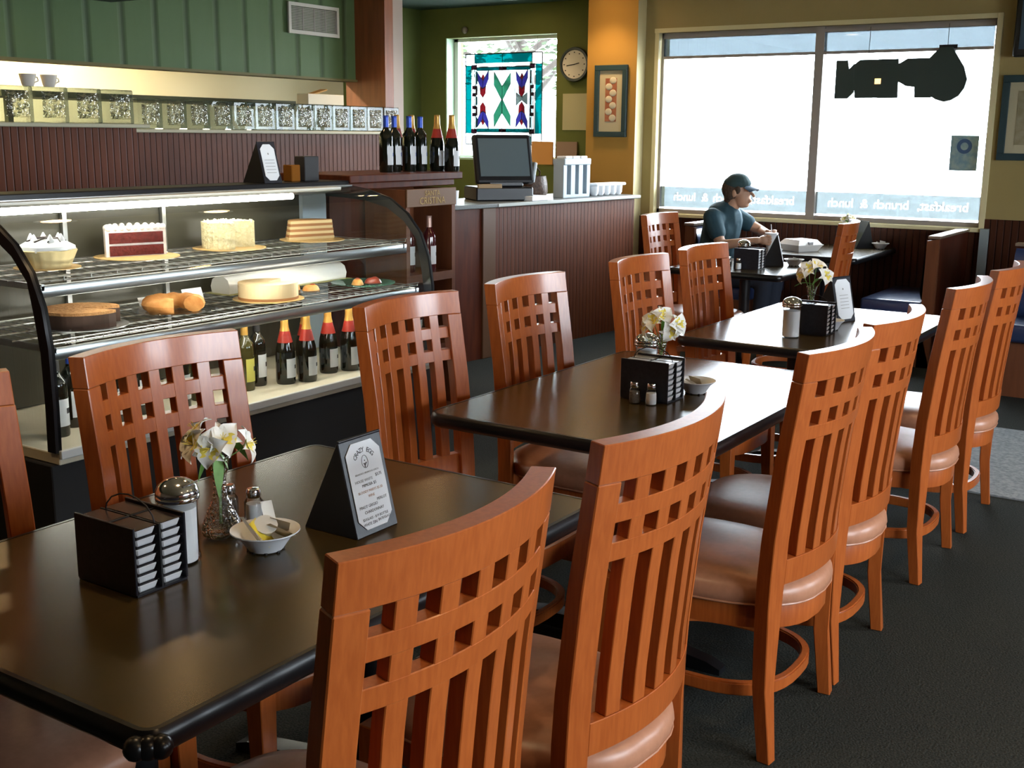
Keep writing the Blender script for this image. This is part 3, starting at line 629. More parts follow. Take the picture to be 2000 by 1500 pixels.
q = MB(); slab(q, .13, .003, .075, R(20), R(320)); q.build('cake_body', pm('cheesecake_pale', (.80, .62, .36), .6), e); q = MB(); slab(q, .131, .003, .014, R(20), R(320)); q.build('biscuit_base', pm('biscuit', (.42, .20, .08), .8), e)
tag(e, 'pale cheesecake on the lower shelf in front of the white roll', 'cheesecake')
e = empty('white_frosted_roll', (4.02, 3.95, S2)); 
q = MB(); q.prism([(-.055, 0), (.055, 0), (.062, .03), (.05, .062), (.02, .078), (-.02, .078), (-.05, .062), (-.062, .03)], 'X', -.42, .36, True); q.build('cake_body', pm('frosting_white', (.90, .90, .86), .5), e)
q = MB(); q.box((-.44, -.08, -.003), (.38, .08, .0)); q.build('cake_board', pm('board_olive', (.45, .42, .16), .5), e); e.location.z += .004
tag(e, 'long white frosted roll at the back of the lower shelf', 'cake')
PAS = pm('pastry_orange', (.62, .27, .06), .5, c2=(.70, .38, .12), scale=30); CHER = pm('glazed_red', (.30, .05, .03), .3)
def pastry(nm, loc, lab, mat, rz, plt=True):
    e = empty(nm, loc, rz); q = MB(); q.grid(lambda u, v: ((u-.5)*.09*(1-.3*(2*v-1)**2), (v-.5)*.06*(1-.4*(2*u-1)**2), .002+.026*(1-(2*u-1)**4)*(1-(2*v-1)**4)), 10, 8); q.box((-.03, -.02, 0), (.03, .02, .008))
    q.build('pastry_dough', mat, e); q = MB(); q.sphere((.008, 0, .026), .013, 10, (1.2, 1, .5)); q.build('glaze', CHER, e); return tag(e, lab, 'pastry', 'fruit pastries on the lower shelf')
e = empty('glass_plate', (3.86, 3.72, S2)); o = plate(e, .14, GLASS); o.name = 'plate_dish'; tag(e, 'clear plate under the pastries below the white roll', 'plate')
for i, (dx, dy, rz, lab) in enumerate(((-.06, 0, .4, 'left'), (.05, -.03, -.3, 'right'), (.03, .06, 1.2, 'rear'))): pastry('fruit_pastry', (3.86+dx, 3.72+dy, S2+.005), lab+' fruit pastry on the clear plate below the white roll', PAS, rz)
e = empty('green_glass_plate', (4.24, 3.66, S2)); plate(e, .155, thin_glass('green_glass', (.55, .85, .75), 1.2, milk=.15, milkc=(.3, .6, .5), gmin=.08)); tag(e, 'greenish glass plate at the right end of the lower shelf', 'plate')
pastry('fruit_pastry', (4.20, 3.66, S2+.005), 'orange fruit pastry on the green glass plate', PAS, .7); pastry('fruit_pastry', (4.29, 3.64, S2+.005), 'dark red pastry on the green glass plate', CHER, -.5)
for i, (x, y, lab) in enumerate(((3.14, 3.86, 'white price card standing behind the golden ring cake'), (3.42, 3.92, 'white price card on the lower shelf left of the white roll'))):
    q = MB(); q.box((-.055, -.001, 0), (.055, .001, .05), 0, Matrix.Rotation(R(-20), 4, 'X')); q.box((-.055, 0, 0), (.055, .02, .002)); o = q.build('price_card', PAPER); o.location = (x, y, S2); tag(o, lab, 'price card')
# ------------------------------------------------------------------ bottles
def bottle(nm, kind, loc, lab, group, rz=-1.05):
    e = empty(nm, loc, rz)
    if kind in ('blue', 'rose', 'dark', 'yellow'):
        pr = [(0, 0), (.036, 0), (.038, .008), (.038, .185), (.034, .205), (.018, .228), (.0145, .24), (.0140, .30), (0, .30)]; fz = .24
    else:
        pr = [(0, 0), (.040, 0), (.043, .01), (.043, .13), (.040, .16), (.026, .215), (.0165, .255), (.0150, .31), (0, .31)]; fz = .235
    body = {'blue': WINE, 'rose': WINER, 'gold': WINE, 'dark': WINE, 'yellow': OLIVEGL}[kind]
    q = MB(); q.lathe(pr, n=20); q.build('bottle_glass', body, e)
    r = lambda z: next((a[0]+(b[0]-a[0])*(z-a[1])/(b[1]-a[1]) for a, b in zip(pr, pr[1:]) if a[1] <= z <= b[1] and b[1] > a[1]), .015)
    top = pr[-1][1]; q = MB()
    zs = [fz+(top-fz)*i/5 for i in range(6)]
    P = [(r(z)+.0012, z) for z in zs]; P[-1] = (.0155, top); P += [(.0162, top+.001), (0, top+.002)]
    q.lathe(P, n=18); q.build('capsule', {'blue': BLUEF, 'rose': ROSEF, 'gold': GOLDF, 'dark': BLACKM, 'yellow': GOLDF}[kind], e)
    if kind == 'gold':
        q = MB(); q.lathe([(r(z)+.0010, z) for z in (.185, .2, .22, .2345)], n=18); q.build('neck_band', REDF, e)
    q = MB(); z0, z1 = (.03, .115) if kind == 'gold' else (.04, .14); rr = pr[3][0]+.0007; a0 = -1.2
    q.grid(lambda u, v: (rr*cos(a0+u*2.4), rr*sin(a0+u*2.4), z0+v*(z1-z0)), 14, 1); q.build('label_paper', LABELY if kind == 'yellow' else LABELW, e)
    q = MB(); rr += .0006; q.grid(lambda u, v: (rr*cos(-.25+u*.5), rr*sin(-.25+u*.5), z0+(.45+.2*v)*(z1-z0)), 4, 1); q.build('label_mark', INK if kind != 'blue' else BLUEF, e)
    return tag(e, lab, 'wine bottle', group)
SH = (4.0, 5.42, 3.93, 4.4, 1.375)
e = empty('bottle_shelf', (0, 0, 0))
q = MB(); q.box((4.46, 3.92, 1.335), (5.42, 4.42, 1.375), .004); q.box((4.46, 3.95, 1.30), (5.38, 4.40, 1.335), .004); q.build('shelf_top', DWOOD, e)
q = MB(); q.box((4.52, 4.12, 0), (5.30, 4.38, 1.30)); q.build('shelf_cabinet', DWOOD, e)
tag(e, 'dark cherry cabinet whose top ledge carries the wine bottles', 'cabinet')
for i, (x, y, k, lab) in enumerate(((4.96, 4.10, 'blue', 'blue capped wine bottle, leftmost on the ledge'), (5.055, 4.12, 'blue', 'second blue capped bottle from the left on the ledge'),
        (5.16, 4.10, 'blue', 'third blue capped bottle from the left on the ledge'), (5.26, 4.10, 'blue', 'fourth blue capped bottle on the ledge, beside the gold ones'),
        (5.25, 4.26, 'gold', 'gold capped bottle standing behind the fourth blue bottle'), (5.365, 4.06, 'gold', 'thick gold capped bottle, middle of the gold ones'), (5.36, 4.24, 'gold', 'gold capped bottle behind, at the right end of ledge'),
        )):
    bottle('wine_bottle', k, (x, y, 1.375), lab, 'wine bottles on the ledge above the rack')
bottle('wine_bottle', 'gold', (5.372, 3.962, 1.375), 'gold capped bottle, rightmost on the ledge', 'wine bottles on the ledge above the rack')
# wooden wine rack
e = empty('wine_rack', (4.98, 3.81, 0)); w = .215
q = MB(); q.box((-w, 0, 0), (-w+.03, .28, 1.295)); q.box((w-.03, 0, 0), (w, .28, 1.295)); q.box((-w+.03, .265, 0), (w-.03, .28, 1.295)); q.build('rack_frame', MWOOD, e)
q = MB(); q.box((-w, -.008, 1.205), (w, .006, 1.298), .002); q.build('header_board', pm('header_wood', (.17, .085, .04), .5), e)
for z in (.80, .40, .05): q = MB(); q.box((-w+.03, 0, z), (w-.03, .265, z+.045)); q.build('rack_shelf', MWOOD, e)
GOLDT = pm('gold_lettering', (.42, .27, .08), .5)
text('SANTA', .042, 'lettering', GOLDT, e, frame((0, -.0095, 1.272), (1, 0, 0), (0, 0, 1))); text('CRISTINA', .052, 'lettering', GOLDT, e, frame((0, -.0095, 1.233), (1, 0, 0), (0, 0, 1)))
tag(e, 'narrow wooden wine rack with gold lettered header right of the display case', 'wine rack')
for x, y, z, lab in ((-.135, .10, .845, 'leftmost bottle on the upper shelf of the wine rack'), (-.04, .13, .845, 'middle bottle on the upper shelf of the wine rack'), (.07, .07, .845, 'rightmost bottle on the upper shelf of the wine rack'),
                     (-.02, .1, .445, 'left bottle on the lower shelf of the wine rack'), (.085, .08, .445, 'right bottle on the lower shelf of the wine rack')):
    bottle('rose_wine_bottle', 'rose', (4.98+x, 3.81+y, z), lab, 'rose wine bottles in the wooden rack')
# bottles inside the case
for i, (x, y, k, lab) in enumerate(((3.44, 3.64, 'yellow', 'yellow labelled bottle at the left of the case floor'), (3.54, 3.67, 'dark', 'dark bottle with white label beside the yellow labelled one'),
        (3.64, 3.60, 'gold', 'first gold capped bottle from the left in the case'), (3.735, 3.56, 'gold', 'second gold capped bottle from the left in the case'), (3.83, 3.66, 'gold', 'third gold capped bottle in the case, set further back'),
        (3.93, 3.61, 'gold', 'fourth gold capped bottle from the left in the case'), (4.03, 3.57, 'gold', 'fifth gold capped bottle from the left in the case'), (4.14, 3.56, 'gold', 'rightmost gold capped bottle in the case'))):
    bottle('wine_bottle', k, (x, y, .495), lab, 'wine bottles on the case floor')
for i, (x, y, k) in enumerate(((2.50, 3.62, 'dark'), (2.62, 3.70, 'blue'), (2.75, 3.60, 'dark'), (2.90, 3.66, 'blue'), (3.05, 3.60, 'blue'), (3.2, 3.66, 'yellow'))):
    bottle('wine_bottle', k, (x, y, .495), '%s bottle from the left on the case floor, seen behind the nearest left chair' % ['first', 'second', 'third', 'fourth', 'fifth', 'sixth'][i], 'wine bottles on the case floor')
for x, lab in ((2.42, 'left small jar with pale lid behind the case top at the photo edge'), (2.60, 'right small jar with pale lid behind the case top near the photo edge')):
    q = MB(); q.mat(pm('jar_dark', (.02, .02, .02), .3)); q.lathe([(0, 0), (.018, 0), (.018, .03), (.01, .045), (0, .045)], n=14); q.mat(ICE); q.lathe([(.011, .045), (.011, .06), (0, .06)], n=14); o = q.build('small_bottle', None); o.location = (x, 4.05, 1.35); tag(o, lab, 'bottle', 'small bottles on the case top')
# ------------------------------------------------------------------ menu stand
def menu_stand(nm, loc, rz, lab, full=True, w=.066, h=.205, group=None, paper=PAPER):
    e = empty(nm, loc, rz); th = math.atan2(.05, h)
    Rf = Matrix.Translation((0, -.075, 0)) @ Matrix.Rotation(-th, 4, 'X'); hb = math.hypot(h, .05)
    q = MB(); q.box((-w, 0, 0), (w, .004, hb), .001, Rf); q.build('front_board', LEATHER, e)
    q = MB(); tb = math.atan2(.10, h); q.box((-w, -.004, 0), (w, 0, math.hypot(h, .1)), .001, Matrix.Translation((0, .075, 0)) @ Matrix.Rotation(tb, 4, 'X')); q.build('rear_board', LEATHER, e)
    for s_ in (-1, 1):
        q = MB(); q.prism([(-.073, .001), (.073, .001), (-.025, h-.004)], 'X', s_*w-.0006, s_*w+.0006); q.build('side_gusset', BLACKM, e)
    a, b, c = w-.012, hb-.014, .022
    q = MB(); v = [(-a+c, .012), (a-c, .012), (a, .012+c), (a, b-c), (a-c, b), (-a+c, b), (-a, b-c), (-a, .012+c)]
    q.prism(v, 'Y', -.0022, -.0008); bmesh.ops.transform(q.bm, matrix=Rf, verts=q.bm.verts); q.build('menu_card', paper, e)
    M = lambda x, z: Rf @ frame((x, -.0026, z), (1, 0, 0), (0, 0, 1))
    if full:
        T = lambda s_, z, sz, x=0, mt=INK: text(s_, sz, 'menu_text', mt, e, M(x, z), ext=.0001)
        for i, ch in enumerate('CRAZY EGG'):
            a_ = R(52-i*13); text(ch, .0145, 'menu_text', INK, e, Rf @ frame((-.034*sin(a_)*1.0, -.0026, b-.052+.034*cos(a_)), (cos(a_), 0, sin(a_)), (-sin(a_), 0, cos(a_))), ext=.0001)
        q = MB(); q.tube([(.0095*cos(t), -.0026, b-.045+.0135*sin(t)*(1.12 if sin(t) > 0 else .9)) for t in [i*2*pi/24 for i in range(24)]], .0005, 4, closed=True)
        q.sphere((0, -.0026, b-.041), .0012, 6); q.tube([(-.0045, -.0026, b-.047), (0, -.0026, b-.050), (.0045, -.0026, b-.046)], .0012, 5); q.cyl((-.001, -.0026, b-.050), (-.002, -.0026, b-.056), .0009, n=5)
        bmesh.ops.transform(q.bm, matrix=Rf, verts=q.bm.verts); q.build('egg_logo', INK, e)
        GR_ = MATS.get('ink_grey') or pm('ink_grey', (.30, .30, .30), .8); BR_ = MATS.get('ink_rust') or pm('ink_rust', (.45, .25, .16), .8)
        T('BREAKFAST, BRUNCH & LUNCH', b-.067, .0052, 0, GR_); T('HOUSE WHITE', b-.082, .0085, -.014, GR_); T('$3.75', b-.078, .009, .034); T('MIMOSA $5', b-.093, .009)
        T('BLOODY MARYS $5.50', b-.106, .0078, 0, BR_); T('WINE', b-.117, .008, 0, BR_); T('MERLOT', b-.129, .0085, .030); T('PINOT GRIGIO', b-.137, .0088, -.015); T('CHARDONNAY', b-.149, .0088)
        T('$5/GLASS - $19 BOTTLE', b-.163, .0078); T('WHITE ZIN', b-.174, .0085, -.02); T('$4.75/GLASS', b-.172, .0075, .026)
    else:
        q = MB(); q.sphere((0, -.0018, b-.045), .006, 8, (1, .1, 1.2)); [q.box((-.03, -.0026, z), (.03, -.0022, z+.0018)) for z in (b-.075, b-.09, b-.105, b-.12, b-.135)]
        bmesh.ops.transform(q.bm, matrix=Rf, verts=q.bm.verts); q.build('menu_text', MATS.get('ink_grey') or pm('ink_grey', (.30, .30, .30), .8), e)
    return tag(e, lab, 'menu stand', group)
TZ = .7505
menu_stand('menu_stand', (1.803, 1.602, TZ), 0, 'black tent menu stand with white wine card on the nearest table')
menu_stand('menu_stand', (3.965, 4.03, 1.3505), R(-2), 'black tent menu stand on top of the display case', False, .055, .19)
simple('candle_holder', pm('amber_glass', (.25, .09, .012), .2), (4.13, 4.00, 1.3505), (4.19, 4.06, 1.43), 'small amber holder on the display case top', 'candle holder', .004)
simple('card_box', pm('dark_grey_box', (.03, .03, .032), .4), (4.21, 3.99, 1.3505), (4.31, 4.06, 1.47), 'dark grey box on the case top right of the menu stand', 'box', .003)
# ------------------------------------------------------------------ chairs
def make_chair():
    ch = empty('dining_chair'); W2 = .25; SAG = .058; T = .032
    def yb(z):     # rear surface of the posts
        K = [(0, -.262), (.2, -.240), (.45, -.236), (.6, -.243), (.8, -.262), (1.08, -.300)]
        for (a, b), (c, d) in zip(K, K[1:]):
            if a <= z <= c: t = (z-a)/(c-a); return b+(d-b)*t
        return K[-1][1]
    def bent(q, u0, u1, z0, z1, t=T, nu=6, nz=1, off=0, taper=0):
        def y(u, z): return yb(z)-SAG*(1-(u/W2)**2)
        V = []
        for i in range(nu+1):
            row = []
            for j in range(nz+1):
                z = z0+(z1-z0)*j/nz; u = u0+(u1-u0)*i/nu
                yy = y(u, z)+off; nrm = Vector((-2*SAG*u/W2**2, 1, 0)).normalized()
                row.append((q.bm.verts.new((u, yy, z)), q.bm.verts.new((u+nrm.x*t, yy+nrm.y*t, z))))
            V.append(row)
        fs = []
        for i in range(nu):
            for j in range(nz):
                a, b, c, d = V[i][j], V[i+1][j], V[i+1][j+1], V[i][j+1]
                fs += [q._f([a[0], b[0], c[0], d[0]], True), q._f([a[1], d[1], c[1], b[1]], True)]
        for i in range(nu):
            fs += [q._f([V[i][0][0], V[i][0][1], V[i+1][0][1], V[i+1][0][0]]), q._f([V[i][nz][0], V[i+1][nz][0], V[i+1][nz][1], V[i][nz][1]])]
        for j in range(nz):
            fs += [q._f([V[0][j][0], V[0][j+1][0], V[0][j+1][1], V[0][j][1]]), q._f([V[nu][j][0], V[nu][j][1], V[nu][j+1][1], V[nu][j+1][0]])]
        bmesh.ops.recalc_face_normals(q.bm, faces=q.bm.faces)
        es = [e for e in q.bm.edges if len(e.link_faces) == 2 and e.calc_face_angle(0) > .9]
        r = bmesh.ops.bevel(q.bm, geom=es, offset=.0016, segments=1, affect='EDGES')
    # rear legs run up into the back as posts
    for s_ in (-1, 1):
        q = MB(); zs = [0, .1, .2, .3, .42, .5, .6, .7, .8, .9, 1.0075]; vs = []
        for z in zs:
            k = min(1, z/.45); wd = .034+.014*k; dp = .036+.012*k-.008*max(0, (z-.5)/.5); sg_ = SAG*(.25+.75*k)
            yo = yb(z); u = W2-wd; yi = yb(z)-sg_*(1-(u/W2)**2); n_ = Vector((yo-yi, -wd)).normalized(); n_ = Vector((-n_.x, -n_.y))
            vs.append([q.bm.verts.new(p) for p in ((s_*W2, yo, z), (s_*u, yi, z), (s_*(u+n_.x*dp), yi+n_.y*dp, z), (s_*(W2+n_.x*dp), yo+n_.y*dp, z))])
        for A, B in zip(vs, vs[1:]):
            for k in range(4): q._f([A[k], A[(k+1) % 4], B[(k+1) % 4], B[k]], True)
        q._f(vs[0]); q._f(vs[-1]); bmesh.ops.recalc_face_normals(q.bm, faces=q.bm.faces)
        es = [e for e in q.bm.edges if e.calc_face_angle(0) > .9]; bmesh.ops.bevel(q.bm, geom=es, offset=.0022, segments=1, affect='EDGES')
        q.build('leg', WOOD, ch, sharp=28)
    q = MB(); bent(q, -W2, W2, 1.008, 1.08, .040, 20); q.build('top_rail', WOOD, ch, sharp=28)
    inn = .204
    q = MB(); bent(q, -inn, inn, .931, .967, .030, 14, 1, .0015); q.build('cross_rail', WOOD, ch, sharp=28)
    q = MB(); bent(q, -inn, inn, .858, .894, .030, 14, 1, .0015); q.build('cross_rail', WOOD, ch, sharp=28)
    q = MB(); bent(q, -inn, inn, .478, .545, .032, 14, 1, .0); q.build('bottom_rail', WOOD, ch, sharp=28)
    hole = (2*inn-5*.036)/6
    for i in range(5):
        u = -inn+hole*(i+1)+.036*i; q = MB(); bent(q, u, u+.036, .545, 1.008, .030, 1, 7, .0022); q.build('slat', WOOD, ch, sharp=28)
    for s_ in (-1, 1):
        q = MB(); vs = []
        for z in (0, .1, .2, .3, .40):
            k = z/.4; w0 = .034+.014*k; xo = .238-.012*(1-k)*0; yo = .262+.012*(1-k)**2
            vs.append([q.bm.verts.new((s_*(xo-a*w0), yo-b*w0-.0, z)) for a, b in ((0, 0), (1, 0), (1, 1), (0, 1))])
        for A, B in zip(vs, vs[1:]):
            for k in range(4): q._f([A[k], A[(k+1) % 4], B[(k+1) % 4], B[k]], True)
        q._f(vs[0]); q._f(vs[-1]); bmesh.ops.recalc_face_normals(q.bm, faces=q.bm.faces)
        es = [e for e in q.bm.edges if e.calc_face_angle(0) > .9]; bmesh.ops.bevel(q.bm, geom=es, offset=.002, segments=1, affect='EDGES')
        q.build('leg', WOOD, ch, sharp=28)
    def outline(sc, n=48):
        P = []
        for i in range(n):
            a = 2*pi*i/n; c, s_ = cos(a), sin(a)
            x = math.copysign(abs(c)**.55, c)*.246
            if s_ >= 0: y = abs(s_)**.62*.272+.018
            else:
                k = abs(s_)**.62; x *= 1-.10*k; ye = -.238-.058*(1-min(1, abs(x)/.25)**2); y = .018+(ye-.018)*k
            P.append((x*sc, .018+(y-.018)*sc))
        return P
    def stack(q, levels, smooth=True):
        rings = [[q.bm.verts.new((x, y, z)) for x, y in outline(sc)] for sc, z in levels]
        for A, B in zip(rings, rings[1:]):
            for k in range(len(A)): q._f([A[k], A[(k+1) % len(A)], B[(k+1) % len(A)], B[k]], smooth)
        q._f(rings[0][::-1]); q._f(rings[-1], smooth)
    q = MB(); stack(q, [(.955, .342), (.965, .340), (.968, .40), (.96, .405)]); q.build('seat_frame', WOOD, ch)
    q = MB(); stack(q, [(.97, .400), (1.0, .408), (1.012, .425), (1.0, .445), (.96, .458), (.85, .468), (.6, .474), (.3, .476), (.05, .476)]); c_ = q.build('seat_cushion', SEAT, ch)
    q = MB(); q.tube([(x*1.0, y, .407) for x, y in outline(1.0)], .0032, 6, closed=True); q.build('piping', SEAT, c_)
    q = MB(); P = []
    n = 44
    rings = []
    for i in range(n):
        a = 2*pi*i/n; c, s_ = cos(a), sin(a); x = math.copysign(abs(c)**.75, c); y = math.copysign(abs(s_)**.75, s_)
        rings.append([q.bm.verts.new((x*r1, y*(r1+.02), z)) for r1, z in ((.226, .142), (.226, .178), (.203, .178), (.203, .142))])
    for i in range(n):
        A, B = rings[i], rings[(i+1) % n]
        for k in range(4): q._f([A[k], A[(k+1) % 4], B[(k+1) % 4], B[k]], True)
    bmesh.ops.recalc_face_normals(q.bm, faces=q.bm.faces)
    es = [e for e in q.bm.edges if e.calc_face_angle(0) > .9]; bmesh.ops.bevel(q.bm, geom=es, offset=.004, segments=2, affect='EDGES')
    q.build('ring_stretcher', WOOD, ch, sharp=28)
    return ch
chair = make_chair()
GA, GB, GC = 'lattice back chairs on the aisle side of the long tables', 'lattice back chairs on the display case side of the long tables', 'lattice back chairs at the square table'
CH = [(1.222, 1.187, 0, GA, 'orange wooden lattice back chair nearest the camera, back turned, at the nearest table'),
      (1.875, 1.187, 0, GA, 'second chair of the aisle row, back turned, beside the nearest chair'),
      (2.872, 1.190, 0, GA, 'third chair of the aisle row, its tan seat showing left of its back'),
      (3.405, 1.195, 0, GA, 'fourth chair of the aisle row, close behind the third'),
      (4.345, 1.195, 0, GA, 'fifth chair of the aisle row, ring stretcher in full view'),
      (5.025, 1.190, 0, GA, 'last chair of the aisle row, standing beside the grey mat'),
      (1.190, 1.955, pi, GB, 'chair cut by the left photo edge at the nearest table'),
      (1.842, 1.955, pi, GB, 'chair facing the camera behind the white flowers of the nearest table'),
      (2.810, 1.955, pi, GB, 'chair facing the camera just behind the nearest menu stand'),
      (3.490, 1.955, pi, GB, 'chair facing the camera at the left of the middle table'),
      (4.370, 1.955, pi, GB, 'chair facing the camera beyond the middle table flowers'),
      (5.020, 1.955, pi, GB, 'farthest chair of the display case row, its lattice bright'),
      (6.97, 3.15, pi, GC, 'small looking chair against the counter, at the square table'),
      (7.03, 2.50, R(10), GC, 'chair seen from behind between the window tables, back plain orange')]
for i, (x, y, rz, g, lab) in enumerate(CH):
    o = chair if i == 0 else copy_tree(chair)
    o.location = (x, y, 0); o.rotation_euler = (0, 0, rz); tag(o, lab, 'chair', g)
# ------------------------------------------------------------------ tables
def rrect(x0, x1, y0, y1, r, n=6):
    P = []
    for cx, cy, a0 in ((x1-r, y1-r, 0), (x0+r, y1-r, pi/2), (x0+r, y0+r, pi), (x1-r, y0+r, 1.5*pi)):
        for i in range(n+1): a = a0+i*pi/2/n; P.append((cx+r*cos(a), cy+r*sin(a)))
    return P
def table(nm, x0, x1, y0, y1, lab, group, r=.05, bases=2):
    cx, cy = (x0+x1)/2, (y0+y1)/2; e = empty(nm, (cx, cy, 0)); a, b = (x1-x0)/2, (y1-y0)/2
    def ring(ins, z): return [(x, y, z) for x, y in rrect(-a+ins, a-ins, -b+ins, b-ins, max(.012, r-ins))]
    q = MB(); A = [q.bm.verts.new(p) for p in ring(.012, .712)]; B = [q.bm.verts.new(p) for p in ring(.012, .75)]
    q._f(A[::-1]); q._f(B)
    for k in range(len(A)): q._f([A[k], A[(k+1) % len(A)], B[(k+1) % len(A)], B[k]])
    q.build('tabletop', TTOP, e)
    q = MB(); R_ = [[q.bm.verts.new(p) for p in ring(i_, z)] for i_, z in ((.0145, .7507), (.006, .7505), (.001, .744), (-.003, .732), (-.001, .718), (.006, .709), (.016, .708))]
    for U, V in zip(R_, R_[1:]):
        for k in range(len(U)): q._f([U[k], U[(k+1) % len(U)], V[(k+1) % len(U)], V[k]], True)
    q.build('edge_band', TEDGE, e)
    for bx in ((-a*.5, a*.5) if bases == 2 else (0,)):
        q = MB(); q.cyl((bx, 0, .06), (bx, 0, .70), .035, n=16); q.lathe([(.05, .055), (.045, .09), (.035, .11)], (bx, 0, 0), 16); q.box((bx-.14, -.14, .695), (bx+.14, .14, .711)); q.build('pedestal_column', IRON, e)
        q = MB()
        for d in ((0, 1), (0, -1), (1, 0), (-1, 0)):
            L = .43 if d[0] == 0 else .26
            pr = [(0, .02, .075, .05), (L*.5, .015, .06, .042), (L*.9, .0, .035, .035), (L, 0, .018, .032)]
            vs = []
            for l_, z0, z1, w in pr:
                px_, py_ = d[0]*l_, d[1]*l_; nx, ny = -d[1], d[0]
                vs.append([q.bm.verts.new((bx+px_+s1*nx*w/1.4, py_+s1*ny*w/1.4, z)) for s1, z in ((-1, z0), (1, z0), (1, z1), (-1, z1))])
            for U, V in zip(vs, vs[1:]):
                for k in range(4): q._f([U[k], U[(k+1) % 4], V[(k+1) % 4], V[k]])
            q._f(vs[0]); q._f(vs[-1])
        q.build('pedestal_foot', IRON, e)
    return tag(e, lab, 'table', group)
GT = 'black edged tables in the middle row'
t1 = table('dining_table', .955, 2.262, 1.237, 2.137, 'nearest black edged table, carrying flowers, sugar and menu stand', GT, .035)
q = MB()
for k in range(3):
    a = R(-135)+(k-1)*.0; c0 = Vector((-.6535+.008, -.450+.008, .729)); d = Vector((1, -1, 0)).normalized()
    q.sphere(c0+d*(k-1)*.017, .0185, 12, (1, 1, 1.0))
q.build('corner_moulding', TEDGE, t1)
table('dining_table', 2.72, 4.02, 1.225, 2.115, 'middle black edged table with the dark jam caddy', GT, .06)
table('dining_table', 4.44, 5.72, 1.245, 2.105, 'far black edged table with the tall sugar jar, brightly reflecting', GT, .06)
table('square_table', 6.80, 7.60, 2.52, 3.30, 'square table in front of the booth, nearest the seated person', None, .04, 1)
table('booth_table', 8.10, 9.13, 2.46, 3.22, 'booth table against the front window with the takeaway box', None, .04, 1)
# ------------------------------------------------------------------ booths
def booth(nm, x0, x1, yb_, ys, lab):
    """bench whose back plane is at yb_, seat reaches toward ys"""
    s_ = 1 if ys > yb_ else -1; e = empty(nm, ((x0+x1)/2, yb_, 0)); a = (x1-x0)/2
    q = MB(); q.prism([(0, 0), (s_*.09, 0), (s_*.08, .89), (0, .905)], 'X', -a, -a+.035); q.prism([(0, 0), (s_*.5, 0), (s_*.5, .36), (s_*.1, .36), (s_*.09, .89), (0, .905)][:4], 'X', -a, -a+.035); q.build('end_panel', MATS['rack_wood'], e)
    q = MB(); q.box((-a+.035, 0, 0), (a, s_*.02, .905)); q.build('back_panel', DWOOD, e)
    q = MB(); q.box((-a-.005, -s_*.01, .905), (a, s_*.075, .925), .003); q.build('cap_rail', pm('cap_rail_wood', (.20, .14, .10), .25), e)
    q = MB(); 
    def pad(u, v): 
        z = .44+v*.45; return (-a+.04+u*(2*a-.045), s_*(.02+.10*(1-.35*v)*(1-(2*v-1)**8*.7)), z)
    q.grid(pad, 8, 12); q.box((-a+.04, s_*.02, .44), (a-.005, s_*.05, .89)); q.build('back_pad', BOOTHV, e)
    q = MB(); q.box((-a+.04, s_*.1, 0), (a-.005, s_*.48, .34)); q.build('seat_box', MATS['rack_wood'], e)
    q = MB(); q.box((-a+.01, s_*.08, .345), (a-.005, s_*.52, .46), .025, None, 3)
    for f in q.bm.faces: f.smooth = True
    q.build('seat_cushion', BOOTHV, e)
    return tag(e, lab, 'booth')
booth('booth_bench', 8.28, 9.13, 3.86, 3.4, 'dark booth bench the person sits on, back against the corner')
booth('booth_bench', 8.26, 9.13, 1.945, 2.4, 'booth bench on the right of the window table, blue lit empty seat')
e = booth('booth_bench', -.9, .9, 0, .5, 'dark booth bench with blue lit seat at the right photo edge'); e.location = (8.12, .52, 0); e.rotation_euler = (0, 0, R(90))
simple('corner_guard', pm('guard_grey', (.30, .34, .34), .5), (9.10, 1.80, .46), (9.135, 1.86, .93), None, None)
bpy.data.objects['corner_guard'].name = 'trim_6'; bpy.data.objects['trim_6']['kind'] = 'structure'
simple('floor_mat', RUGM, (5.40, -.4, .0), (6.75, 1.75, .008), 'grey entrance mat on the dark carpet behind the aisle chairs', 'mat') if False else None
q = MB(); q.prism([(5.38, .80), (6.72, .80), (6.72, 1.75), (5.38, 1.75)], 'Z', .001, .009); tag(q.build('floor_mat', RUGM), 'grey mat on the dark carpet beside the last aisle chair', 'mat')
